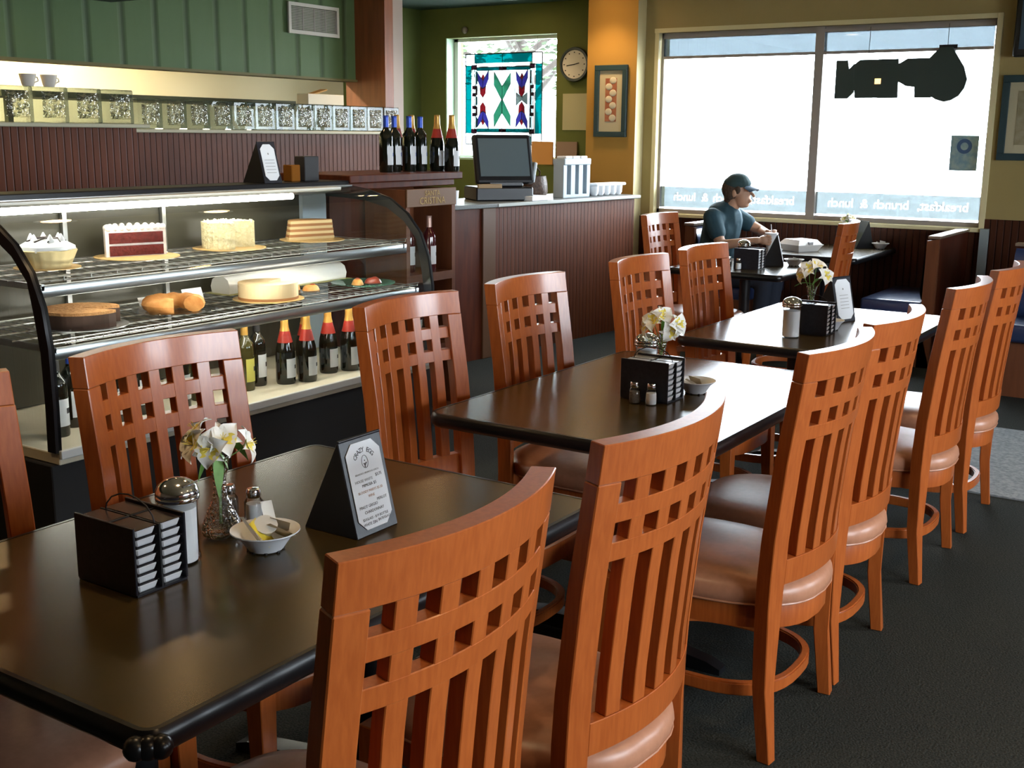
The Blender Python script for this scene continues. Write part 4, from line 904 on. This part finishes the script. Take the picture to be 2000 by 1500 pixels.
# ------------------------------------------------------------------ table-top things
def jam_caddy(loc, lab, prefix, rz=0, cups=True, cupmat=None):
    e = empty('jam_caddy', loc, rz); hx, hy, h = .058, .084, .132
    q = MB(); q.box((-hx, -hy, 0), (hx, hy, .004)); q.build('base', LEATHER, e)
    for s_ in (-1, 1): q = MB(); q.box((s_*hx-.0025, -hy, .004), (s_*hx+.0025, hy, h), .001); q.build('side_panel', LEATHER, e)
    q = MB(); q.box((-.002, -hy, .004), (.002, hy, h-.006)); q.box((-hx+.003, -.002, .004), (hx-.003, .002, h-.006)); q.build('divider', BLACKM, e)
    q = MB(); 
    for s_ in (-1, 1): q.tube([(0, s_*.07, h-.01)]+[(0, s_*.07*cos(a), h-.01+.045*sin(a)) for a in (R(20), R(45), R(70), R(90))], .0016, 6)
    q.build('wire_handle', BLACKM, e); tag(e, lab, 'caddy')
    if not cups: return e
    ordn = ['bottom', 'second', 'third', 'fourth', 'fifth', 'sixth', 'top']; Mz = Matrix.Translation(loc) @ Matrix.Rotation(rz, 4, 'Z')
    first = None
    for ci, (cx, cy, wh) in enumerate(((-.029, -.044, 'left front'), (.029, -.044, 'right front'), (-.029, .042, 'left rear'), (.029, .042, 'right rear'))):
        for k in range(7):
            if first is None:
                c = empty('jam_cup'); q = MB(); q.box((-.0225, -.036, 0), (.0225, .036, .0152), .003); 
                for v in q.bm.verts:
                    if v.co.z < .006: v.co.x *= .86; v.co.y *= .93
                q.build('cup_body', WHITE, c); q = MB(); q.box((-.0235, -.0375, .0152), (.0235, .0375, .0163), .0005); q.build('foil_lid', cupmat or pm('foil_lid_dark', (.035, .026, .03), .25, metal=.3), c); first = c; o = c
            else: o = copy_tree(first)
            o.location = Mz @ Vector((cx, cy, .0045+k*.0175)); o.rotation_euler = (0, 0, rz)
            if k < 6: pass
            tag(o, '%s jam cup in the %s stack of the caddy on the %s' % (ordn[k], wh, prefix), 'jam cup', 'jam cups in the caddy on the '+prefix)
    return e
def sugar_jar(loc, lab, dark=False):
    e = empty('sugar_jar', loc)
    q = MB(); q.lathe([(.0, .001), (.038, .001), (.0405, .006), (.039, .016), (.037, .022), (.037, .125), (.039, .131)], n=28, fn=lambda r, z, a: (r*(1+(.012*abs(cos(a*6)) if .02 < z < .13 else 0)), a)); q.build('jar_glass', GLASS, e)
    q = MB(); q.lathe([(0, .004), (.034, .004), (.0345, .02), (.0345, .112), (.03, .114), (0, .116)], n=24); q.build('sugar', SUGAR, e)
    q = MB(); q.lathe([(.0405, .128), (.0425, .130), (.0425, .136), (.041, .138), (.0425, .141), (.0415, .147), (.036, .158), (.024, .167), (.010, .171), (0, .172)], n=32); q.build('chrome_lid', CHROME, e)
    q = MB(); q.box((-.013, -.034, .160), (.013, -.02, .1635), .001); q.build('pour_flap', CHROME, e)
    return tag(e, lab, 'sugar jar')
def shaker(loc, lab, fill, sc=1):
    e = empty('salt_shaker' if fill is SUGAR else 'pepper_shaker', loc); e.scale = (sc, sc, sc)
    q = MB(); q.lathe([(0, .001), (.0185, .001), (.0205, .006), (.0200, .045), (.0150, .052), (.0140, .056)], n=16, fn=lambda r, z, a: (r*(1+.03*cos(a*8)), a)); q.build('shaker_glass', GLASS, e)
    q = MB(); q.lathe([(0, .003), (.0165, .003), (.0172, .02), (.0165, .040), (0, .041)], n=16); q.build('salt' if fill is SUGAR else 'pepper', fill, e)
    q = MB(); q.lathe([(.0145, .054), (.0155, .056), (.0155, .068), (.0135, .073), (0, .075)], n=20); q.build('screw_cap', CHROME, e)
    return tag(e, lab, e.name.split('.')[0].split('_')[0]+' shaker')
def bowl(loc, lab, scatter=6, r=.070):
    e = empty('sweetener_bowl', loc)
    q = MB(); k = r/.07; q.lathe([(0, .002), (.034*k, .002), (.036*k, .004), (.054*k, .030), (.0705*k, .0415), (.0705*k, .044), (.052*k, .034), (.033*k, .010), (0, .009)], n=36); q.build('bowl_body', WHITE, e)
    q = MB(); [q.box((.034*k*cos(a)-.003, .034*k*sin(a)-.003, 0), (.034*k*cos(a)+.003, .034*k*sin(a)+.003, .004)) for a in [i*pi/4 for i in range(8)]]; q.build('bowl_foot', BLACKM, e)
    tag(e, lab, 'bowl'); return e
PK = [pm('packet_tan', (.42, .36, .26), .7), pm('packet_yellow', (.75, .58, .05), .6), pm('packet_white', (.68, .66, .60), .7)]
def packet(loc, mi, rot, lab, group):
    q = MB(); q.grid(lambda u, v: ((u-.5)*.042, (v-.5)*.062, .003*sin(pi*u)*sin(pi*v)), 4, 6); q.grid(lambda u, v: ((u-.5)*.042, (v-.5)*.062, -.003*sin(pi*u)*sin(pi*v)), 4, 6)
    o = q.build('sweetener_packet', PK[mi]); o.location = loc; o.rotation_euler = rot; return tag(o, lab, 'packet', group)
def creamer(loc, rot, lab, group):
    e = empty('creamer_cup', loc); e.rotation_euler = rot; q = MB(); q.lathe([(0, 0), (.015, 0), (.020, .024), (.020, .026)], n=16); q.build('cup_body', pm('creamer_tan', (.40, .36, .24), .5) if 'creamer_tan' not in MATS else MATS['creamer_tan'], e)
    q = MB(); q.lathe([(.0235, .026), (.0235, .027), (0, .0272)], n=16); q.build('peel_lid', PK[2], e); return tag(e, lab, 'creamer', group)
def flower(e, c, d, sc=1.35):
    """one alstroemeria bloom at c facing direction d"""
    d = Vector(d).normalized(); M = Matrix.Translation(c) @ d.to_track_quat('Z', 'Y').to_matrix().to_4x4() @ Matrix.Rotation(random.uniform(0, 6), 4, 'Z')
    for k in range(6):
        q = MB(); inner = k % 2; L = (.031 if inner else .034)*sc; wd = (.0095 if inner else .0155)*sc; M2 = M @ Matrix.Rotation(k*pi/3, 4, 'Z')
        q.mat(PETAL)
        def fn(u, v):
            l_ = u*L; w_ = wd*math.sin(min(1, u*1.15+.08)*pi*.93)**.8*(v-.5)*2*(1 if u < .999 else 0)
            return M2 @ Vector((.002+l_*cos(.95-u*.55), w_, l_*sin(.95-u*.9)+.003*(2*v-1)**2))
        q.grid(fn, 7, 4); q.mats.append(PETALY)
        if k in (1, 3):
            for f in q.bm.faces:
                if f.calc_center_median().length and (M2.inverted() @ f.calc_center_median()).x < L*.7: f.material_index = 1
        q.build('petal', None, e)
    q = MB()
    for k in range(5): a = k*1.25; q.tube([M @ Vector((0, 0, 0)), M @ Vector((.003*cos(a), .003*sin(a), .012*sc)), M @ Vector((.006*cos(a), .006*sin(a), .019*sc))], .0006, 4)
    q.build('stamens', PETALY, e)
def leaf(e, p0, p1, w, sag=.01):
    q = MB(); p0, p1 = Vector(p0), Vector(p1); d = p1-p0; sd_ = d.cross(Vector((.3, .5, 1))).normalized()
    q.grid(lambda u, v: p0+d*u+Vector((0, 0, sag*sin(pi*u)))+sd_*(w*sin(pi*min(1, u*.95+.03))*(2*v-1))+Vector((0, 0, .002*(2*v-1)**2)), 8, 2); q.build('leaf', LEAF, e)
def vase(loc, lab, flab, blooms, leaves, rz=0, sc=1):
    e = empty('bud_vase', loc); e.scale = (sc,)*3
    q = MB(); q.lathe([(0, .002), (.030, .002), (.039, .008), (.042, .018), (.038, .034), (.026, .062), (.0165, .085), (.013, .10), (.0135, .125), (.019, .155), (.0245, .178)], n=48, fn=lambda r, z, a: (r*(1+(.045*cos(8*(a+z*14)) if .01 < z < .11 else 0)), a)); q.build('vase_glass', GLASSR, e)
    q = MB(); q.lathe([(0, .004), (.036, .008), (.037, .018), (.033, .034), (.028, .05), (0, .05)], n=24); q.build('water', thin_glass('vase_water', (.88, .92, .9), .5) if 'vase_water' not in MATS else MATS['vase_water'], e)
    tag(e, lab, 'vase')
    f = empty('flower_bunch', loc); f.scale = (sc,)*3
    for c, d in blooms:
        q = MB(); mid = (c[0]*.35, c[1]*.35, .17); q.tube([(c[0]*.1, -c[1]*.15, .03), (c[0]*.05, c[1]*.05, .11), mid, (c[0]*.8, c[1]*.8, c[2]-.012), c], .0014, 6); q.build('stem', STEM, f)
        flower(f, c, d)
    for l_ in leaves: leaf(f, *l_)
    tag(f, flab, 'flowers')
# table 1
jam_caddy((1.333, 1.735, TZ), 'black jam caddy stacked with white cups on the nearest table', 'nearest table')
sugar_jar((1.447, 1.735, TZ), 'full glass sugar jar with domed chrome lid on the nearest table')
# view direction from camera helps choose which way blooms face
vase((1.592, 1.775, TZ), 'twisted glass bud vase on the nearest table', 'white alstroemeria bunch in the vase on the nearest table',
     [((-.005, -.02, .215), (-.5, -.7, .6)), ((-.045, .02, .205), (-.9, .2, .5)), ((.045, -.03, .195), (.5, -.7, .3)), ((-.02, .035, .225), (-.4, .5, .8)), ((-.03, -.01, .2), (-.9, -.4, .1))],
     [((-.006, -.008, .192), (-.030, -.030, .098), .013), ((-.01, .004, .195), (-.048, .010, .128), .013), ((.005, -.01, .195), (.052, -.032, .158), .013, .02), ((0, 0, .18), (-.036, -.024, .20), .014), ((0, 0, .18), (.024, -.034, .205), .012), ((0, 0, .18), (-.002, -.03, .15), .012)])
shaker((1.692, 1.860, TZ), 'pepper shaker just behind the vase on the nearest table', PEPPER)
shaker((1.704, 1.795, TZ), 'salt shaker beside the vase on the nearest table', SUGAR)
bowl((1.590, 1.645, TZ), 'small white bowl of sweetener packets on the nearest table')
GP = 'packets in the bowl on the nearest table'
for x, y, z, mi, rot, lab in ((-.02, -.012, .036, 1, (R(50), 0, .5), 'yellow sweetener packet in the nearest bowl'), (-.028, .012, .040, 2, (R(60), .3, 1.0), 'white packet behind the yellow one in the nearest bowl'),
        (.028, -.012, .038, 0, (R(40), -.3, 2.2), 'tan packet at the right of the nearest bowl'), (.03, .018, .052, 2, (R(70), .2, .2), 'pale packet sticking up at the back of the nearest bowl'), (.01, -.028, .034, 0, (R(35), .4, 1.3), 'tan packet lying low in the nearest bowl')):
    packet((1.590+x, 1.645+y, TZ+z+.008), mi, rot, lab, GP)
creamer((1.590-.004, 1.645-.002, TZ+.038), (R(30), R(-20), 0), 'tan creamer cup on top of the packets in the nearest bowl', GP)
# table 2
jam_caddy((3.305, 1.635, TZ), 'dark jam caddy on the middle table', 'middle table', 0, True, pm('foil_lid_grey', (.25, .26, .28), .3, metal=.5))
shaker((3.208, 1.648, TZ), 'pepper shaker in front of the dark caddy on the middle table', PEPPER, .95)
shaker((3.214, 1.592, TZ), 'salt shaker in front of the dark caddy on the middle table', SUGAR, .95)
sugar_jar((3.515, 1.765, TZ), 'sugar jar half hidden behind the dark caddy on the middle table')
vase((3.475, 1.690, TZ), 'glass bud vase behind the dark caddy on the middle table', 'creamy flower bunch on the middle table',
     [((-.02, .025, .225), (-.8, .1, .5)), ((.005, .0, .24), (-.5, -.5, .7)), ((.02, -.045, .215), (-.3, -.9, .2)), ((-.01, .05, .20), (-.6, .7, .0)), ((.0, -.03, .195), (-.7, -.6, -.2))],
     [((0, 0, .18), (.0, -.01, .24), .010), ((0, 0, .17), (-.01, -.03, .21), .012)])
bowl((3.455, 1.550, TZ), 'white bowl right of the dark caddy on the middle table', 4, .065)
for x, y, mi, rot, lab in ((-.015, .0, 2, (R(30), .3, .6), 'white packet in the middle table bowl'), (.02, .01, 0, (R(40), -.2, 1.6), 'tan packet in the middle table bowl')): packet((3.455+x, 1.550+y, TZ+.034), mi, rot, lab, 'packets in the bowl on the middle table')
# table 3
sugar_jar((4.705, 1.685, TZ), 'tall sugar jar on the far black edged table')
jam_caddy((4.865, 1.648, TZ), 'dark jam caddy right behind the far sugar jar', 'far table')
vase((5.02, 1.712, TZ), 'clear bud vase behind the caddy on the far table', 'pink white flower bunch on the far table',
     [((-.005, .02, .25), (-.8, -.1, .4)), ((.0, .045, .225), (-.7, .6, .1)), ((.0, -.055, .225), (-.5, -.7, .3)), ((.02, -.01, .265), (-.3, -.4, .8))],
     [((0, 0, .185), (-.01, .075, .17), .008), ((0, 0, .18), (.0, -.04, .21), .014)], 0, 1.03)
shaker((5.06, 1.672, TZ), 'pepper shaker on the far table near the menu', PEPPER, 1.0)
shaker((5.12, 1.645, TZ), 'salt shaker before the menu on the far table', SUGAR, 1.15)
menu_stand('menu_stand', (5.285, 1.69, TZ), R(-20), 'tent menu stand with white card on the far table', False)
bowl((4.995, 1.605, TZ), 'white bowl beside the caddy on the far table', 0, .055)
# square table
jam_caddy((7.06, 2.83, TZ), 'black jam caddy on the square table', 'square table')
shaker((7.02, 2.955, TZ), 'pepper shaker left of the caddy on the square table', PEPPER)
shaker((6.965, 2.865, TZ), 'salt shaker before the caddy on the square table', SUGAR)
sugar_jar((7.20, 2.93, TZ), 'sugar jar behind the caddy on the square table')
menu_stand('menu_stand', (7.36, 2.79, TZ), R(20), 'tent menu stand on the square table in front of the person', False)
bowl((7.41, 2.66, TZ), 'white bowl of packets on the square table', 0, .065)
for x, y, mi, rot, lab in ((-.02, .0, 2, (R(20), .3, .6), 'left packet in the square table bowl'), (.02, -.01, 2, (R(30), -.2, 1.6), 'right packet in the square table bowl')): packet((7.41+x, 2.66+y, TZ+.038), mi, rot, lab, 'packets in the bowl on the square table')
# booth table
e = empty('takeaway_container', (8.45, 2.99, TZ), R(-30)); FO = pm('foam_white', (.82, .80, .78), .7)
q = MB(); A_ = [(-.085, -.085), (.085, -.085), (.085, .085), (-.085, .085)]
def frus(q, h0, h1, z0, z1, sy=1):
    a = [q.bm.verts.new((x*h0, y*h0*sy, z0)) for x, y in ((-1,-1),(1,-1),(1,1),(-1,1))]; b = [q.bm.verts.new((x*h1, y*h1*sy, z1)) for x, y in ((-1,-1),(1,-1),(1,1),(-1,1))]
    q._f(a[::-1]); q._f(b); [q._f([a[k], a[(k+1) % 4], b[(k+1) % 4], b[k]]) for k in range(4)]
    return a+b
frus(q, .088, .115, 0, .045); q.build('container_base', FO, e)
q = MB(); frus(q, .118, .119, .045, .051); frus(q, .113, .085, .051, .085); q.build('container_lid', FO, e)
q = MB(); q.box((-.02, -.119, .05), (.02, -.10, .072), .002); q.build('lid_tab', pm('tab_grey', (.35, .36, .38), .6), e); tag(e, 'white foam takeaway container on the booth table', 'container')  # tab in a darker grey than the foam
e = empty('drink_cup', (8.29, 3.16, TZ)); q = MB(); q.lathe([(0, 0), (.032, 0), (.047, .13), (.049, .132), (.047, .134), (0, .134)], n=28); q.build('cup_body', WHITE, e); q = MB(); q.tube([(.0, .0, .13), (.01, .012, .195)], .0035, 8); q.build('straw', WHITE, e)
tag(e, 'tall white drink cup with straw held by the person', 'cup')
menu_stand('menu_stand', (8.98, 2.70, TZ), R(45), 'tent menu stand on the booth table by the window', False)
vase((9.03, 2.83, TZ), 'bud vase by the window on the booth table', 'small pale flower bunch on the booth table by the window', [((-.01, .02, .205), (-.6, .2, .7)), ((.01, -.03, .215), (-.3, -.5, .7)), ((0, .0, .23), (0, 0, 1))], [((0, 0, .18), (-.01, .03, .22), .01), ((0, 0, .18), (0, -.04, .2), .012)])
bowl((8.97, 2.545, TZ), 'white bowl on the booth table next to its menu stand', 0, .065)
packet((8.96, 2.545, TZ+.042), 2, (R(25), .2, .4), 'white packet in the booth table bowl', 'packets in the booth table bowl'); packet((8.99, 2.535, TZ+.044), 2, (R(35), -.2, 1.7), 'second white packet in the booth table bowl', 'packets in the booth table bowl')
# ------------------------------------------------------------------ person at the booth (faces -Y)
def blob(nm, mat, parent, parts, vox, smooth=3):
    """parts: ('c', p, q, r1, r2) tapered limb or ('s', centre, radius, scale); fused into one surface"""
    q = MB()
    for p in parts:
        if p[0] == 'c':
            a, b, r1, r2_ = Vector(p[1]), Vector(p[2]), p[3], p[4]; n = 6
            q.tube([a.lerp(b, i/n) for i in range(n+1)], [r1+(r2_-r1)*i/n for i in range(n+1)], 14); q.sphere(a, r1, 12); q.sphere(b, r2_, 12)
        else: q.sphere(p[1], p[2], 18, p[3] if len(p) > 3 else (1, 1, 1))
    o = q.build(nm, mat, None)
    md = o.modifiers.new('r', 'REMESH'); md.mode = 'VOXEL'; md.voxel_size = vox; md.use_smooth_shade = True
    ms = o.modifiers.new('s', 'SMOOTH'); ms.iterations = smooth; ms.factor = .5
    dg = bpy.context.evaluated_depsgraph_get(); me = bpy.data.meshes.new_from_object(o.evaluated_get(dg)); old = o.data; o.modifiers.clear(); o.data = me; bpy.data.meshes.remove(old)
    for f in me.polygons: f.use_smooth = True
    me.materials.clear(); me.materials.append(mat); o.parent = parent; return o
pe = empty('person', (8.36, 3.56, 0)); HX, HY, HZ = .0, -.10, 1.165     # head centre relative
shL, shR = (-.185, .03, .985), (.185, .02, .985)
elL, elR = (-.235, -.07, .785), (.24, -.20, .865); wrL, wrR = (-.155, -.325, .83), (.025, -.345, .865)
hand = []
def fingers(w, to, cup, side):
    """palm plus five fingers curling round the cup centre"""
    w = Vector(w); c = Vector(cup); P = []; d = (c-w); d.z = 0; d.normalize(); sd_ = Vector((-d.y, d.x, 0))*side
    palm = w+d*.045; P.append(('s', palm, .036, (1.0, 1.0, .95)))
    for k in range(4):
        z = .033-.021*k; L = [.034, .038, .036, .028][k]; r = .0088
        b0 = palm+d*.018+sd_*.018+Vector((0, 0, z)); b1 = b0+(d*.75+sd_*.65)*L*.8; b2 = b1+(d*.95-sd_*.45)*L*.75; b3 = b2+(d*.3-sd_*.95)*L*.5
        P += [('c', b0, b1, r, r*.95), ('c', b1, b2, r*.95, r*.85), ('c', b2, b3, r*.85, r*.75)]
    t0 = palm-sd_*.025+Vector((0, 0, .02)); t1 = t0+d*.03-sd_*.008+Vector((0, 0, .012)); t2 = t1+d*.026+sd_*.012
    P += [('c', t0, t1, .0115, .010), ('c', t1, t2, .010, .0085)]
    return P
cupc = (8.29-8.36, 3.16-3.56, .83)
body = [('s', (HX, HY+.02, HZ+.035), .092, (.86, 1.08, 1.0)), ('s', (HX, HY-.025, HZ-.035), .068, (.85, .95, 1.15)), ('s', (HX, HY-.058, HZ-.088), .024, (1.1, .9, .8)),
        ('c', (HX, HY-.088, HZ+.012), (HX, HY-.116, HZ-.018), .0085, .0125), ('s', (HX, HY-.094, HZ-.052), .011, (2.0, .9, .55)), ('s', (HX, HY-.092, HZ-.064), .011, (1.8, .9, .6)),
        ('s', (-.078, HY+.01, HZ-.005), .024, (.45, .8, 1.2)), ('s', (.078, HY+.01, HZ-.005), .024, (.45, .8, 1.2)), ('s', (-.030, HY-.085, HZ+.024), .012, (1.5, .5, .5)), ('s', (.030, HY-.085, HZ+.024), .012, (1.5, .5, .5)),
        ('c', (HX, HY+.03, HZ-.06), (0, .0, .98), .052, .062), ('c', (-.15, .02, .97), (.15, .02, .97), .06, .06), ('c', (0, .02, .95), (0, .08, .62), .13, .12), ('c', (-.06, .08, .57), (.06, .08, .57), .13, .13),
        ('c', shL, elL, .052, .040), ('c', elL, wrL, .040, .026), ('c', shR, elR, .052, .040), ('c', elR, wrR, .040, .026),
        ('c', (-.09, .05, .545), (-.11, -.38, .54), .082, .058), ('c', (-.11, -.38, .54), (-.11, -.34, .10), .056, .038), ('c', (.09, .05, .545), (.11, -.38, .54), .082, .058), ('c', (.11, -.38, .54), (.11, -.34, .10), .056, .038),
        ('c', (-.11, -.32, .045), (-.11, -.48, .03), .034, .028), ('c', (.11, -.32, .045), (.11, -.48, .03), .034, .028)]
body += fingers(wrL, None, cupc, -1)+fingers(wrR, None, cupc, 1)
blob('body', SKIN, pe, body, .0065, 2)
def mid(a, b, t): return tuple(Vector(a).lerp(Vector(b), t))
blob('shirt', SHIRT, pe, [('c', (-.155, .02, .968), (.155, .02, .968), .074, .074), ('c', (0, .02, .955), (0, .08, .60), .150, .145), ('s', (0, .03, .9), .17, (1.15, .82, .9)), ('c', (0, .03, 1.02), (0, -.01, 1.055), .066, .064),
      ('c', shL, mid(shL, elL, .55), .072, .066), ('c', shR, mid(shR, elR, .5), .072, .066)], .009)
blob('trousers', JEAN, pe, [('c', (-.06, .08, .565), (.06, .08, .565), .150, .150), ('c', (-.09, .05, .545), (-.11, -.38, .54), .095, .070), ('c', (-.11, -.38, .54), (-.11, -.34, .10), .068, .055), ('c', (.09, .05, .545), (.11, -.38, .54), .095, .070), ('c', (.11, -.38, .54), (.11, -.34, .10), .068, .055)], .012)
blob('hair', HAIR, pe, [('s', (HX, HY+.045, HZ+.03), .094, (.92, 1.02, 1.0)), ('s', (HX, HY+.075, HZ-.045), .056, (1.1, .8, .9)), ('s', (-.07, HY+.045, HZ-.01), .034, (.5, 1.1, 1.3)), ('s', (.07, HY+.045, HZ-.01), .034, (.5, 1.1, 1.3)), ('s', (-.072, HY-.015, HZ+.025), .022, (.5, 1.1, 1.5)), ('s', (.072, HY-.015, HZ+.025), .022, (.5, 1.1, 1.5))], .006)
cp = blob('baseball_cap', CAPM, pe, [('s', (HX, HY+.02, HZ+.072), .098, (.93, 1.10, .62)), ('s', (HX, HY+.015, HZ+.098), .080, (.95, 1.05, .62))], .006)
q = MB()
def brim(u, v): a = (u-.5)*2; x = a*.072; yy = HY-.068-v*.085*(1-.55*a*a)**.8; return (x, yy, HZ+.060-.026*v-.018*a*a)
q.grid(brim, 12, 6); q.grid(lambda u, v: tuple(Vector(brim(u, v))-Vector((0, 0, .004))), 12, 6)
q.build('cap_brim', pm('cap_brim_blue', (.05, .09, .14), .7), cp)
q = MB(); q.sphere((-.026, HY-.091, HZ+.014), .0055, 8, (1.4, .6, .8)); q.sphere((.026, HY-.091, HZ+.014), .0055, 8, (1.4, .6, .8)); q.build('eyes', pm('eye_dark', (.03, .02, .015), .3), pe)
blob('shirt_collar', SHIRT, pe, [('c', (-.055, .04, 1.045), (-.035, -.055, 1.02), .02, .018), ('c', (.055, .04, 1.045), (.035, -.055, 1.02), .02, .018), ('c', (-.055, .045, 1.05), (.055, .045, 1.05), .022, .022)], .006)
blob('shoes', BLACKM, pe, [('c', (s_*.11, -.31, .05), (s_*.11, -.49, .036), .045, .036) for s_ in (-1, 1)], .008)
tag(pe, 'person in teal shirt and dark cap sitting at the booth, holding a white cup', 'person')
# ------------------------------------------------------------------ lamps
def downlight(x, y, e_, lab, col=(1, .72, .42), ang=100, z=ZC):
    e = empty('ceiling_spotlight', (x, y, z)); q = MB(); q.lathe([(.095, -.002), (.125, -.004), (.125, -.012), (.11, -.014), (.09, -.008)], n=28); q.build('trim_ring', WHITE, e)
    q = MB(); q.lathe([(0, -.006), (.088, -.006)], n=24); q.build('bulb', BULB, e)
    l_ = bpy.data.lights.new('spot', 'SPOT'); l_.energy = e_; l_.color = col; l_.spot_size = R(ang); l_.spot_blend = .7; l_.shadow_soft_size = .07
    o = bpy.data.objects.new('light_source', l_); COL.objects.link(o); o.parent = e; o.location = (0, 0, -.03)
    tag(e, lab, 'ceiling light', 'recessed ceiling spotlights')
for x, y, en, wh in ((1.6, 1.7, 26, 'nearest table'), (3.4, 2.6, 26, 'middle table'), (5.2, 1.7, 20, 'far black edged table'), (3.86, 4.65, 34, 'space behind the left of the display case'), (4.97, 4.61, 34, 'space behind the right of the display case'), (8.65, 4.95, 40, 'ochre wall picture'), (6.92, 5.3, 40, 'service counter'), (9.3, 6.2, 30, 'wall clock'), (.9, 3.6, 30, 'left edge of the room'), (.9, -.9, 60, 'aisle beside the nearest table'), (2.7, -.9, 60, 'aisle beside the middle table'), (4.6, -.8, 60, 'aisle beside the grey mat')):
    downlight(x, y, en, 'recessed warm ceiling spotlight above the '+wh, (1, .68, .36), 110)
downlight(3.55, 5.85, 7, 'recessed warm spotlight under the dark kitchen bulkhead', (1, .72, .36), 130, 2.36)
def kl(x, y, z, en, sx, sy):   # kitchen strip lights behind the soffit
    e = empty('kitchen_light', (x, y, z)); q = MB(); q.box((-sx/2, -sy/2, 0), (sx/2, sy/2, .05)); q.build('light_housing', WHITE, e)
    q = MB(); q.box((-sx/2+.02, -sy/2+.02, -.01), (sx/2-.02, sy/2-.02, 0)); q.build('diffuser', pm('kitchen_diffuser', (1, .9, .7), .5, emit=(1, .86, .60), es=en) if 'kitchen_diffuser' not in MATS else MATS['kitchen_diffuser'], e); tag(e, 'warm strip light on the kitchen ceiling, '+('left' if x < 2 else 'middle' if x < 4 else 'right')+' of three', 'ceiling light', 'kitchen strip lights')
for x in (1.5, 3.4, 5.3): kl(x, 7.3, ZC-.06, 105, 1.3, .3)
# ------------------------------------------------------------------ outdoors
q = MB(); q.box((-25, -30, -.25), (60, 40, -.12)); struct(q.build('ground', pm('pale_paving', (.55, .55, .52), .9, c2=(.62, .62, .60), scale=.6)))
def tree(loc, h, lab, n=900, spread=1.6):
    e = empty('tree', loc); BK = MATS.get('bark') or pm('bark', (.018, .013, .010), .9, c2=(.03, .024, .02), scale=8, bump=.5); LF = MATS.get('tree_leaf') or pm('tree_leaf', (.010, .022, .005), .6, c2=(.024, .045, .012), scale=4)
    q = MB(); q.tube([(0, 0, -.15), (.1, .05, h*.35), (-.1, .15, h*.6)], [.16, .12, .08], 10)
    tips = []
    for k in range(9):
        a = k*2.4; b0 = Vector((0, .1, h*(.4+.03*k))); b1 = b0+Vector((cos(a), sin(a), .7))*spread*.5; b2 = b1+Vector((cos(a+.4), sin(a+.4), .4))*spread*.45
        q.tube([b0, b1, b2], [.05, .03, .012], 6); tips += [b1, b2, b0.lerp(b1, .6)]
    q.build('trunk', BK, e); q = MB(); rnd = random.Random(3)
    for i in range(n):
        c = rnd.choice(tips)+Vector((rnd.gauss(0, .38), rnd.gauss(0, .38), rnd.gauss(0, .3))); M = Matrix.Translation(c) @ Matrix.Rotation(rnd.uniform(0, 6), 4, 'Z') @ Matrix.Rotation(rnd.uniform(-1.2, 1.2), 4, 'X')
        vs = [q.bm.verts.new(M @ Vector(p)) for p in ((-.07, 0, 0), (0, -.035, .01), (.08, 0, 0), (0, .035, .01))]; q._f(vs)
    q.build('foliage', LF, e); tag(e, lab, 'tree')
tree((15.0, 9.6, -.12), 5.2, 'green leafy tree outside, seen around the stained glass', 2600, 2.6)
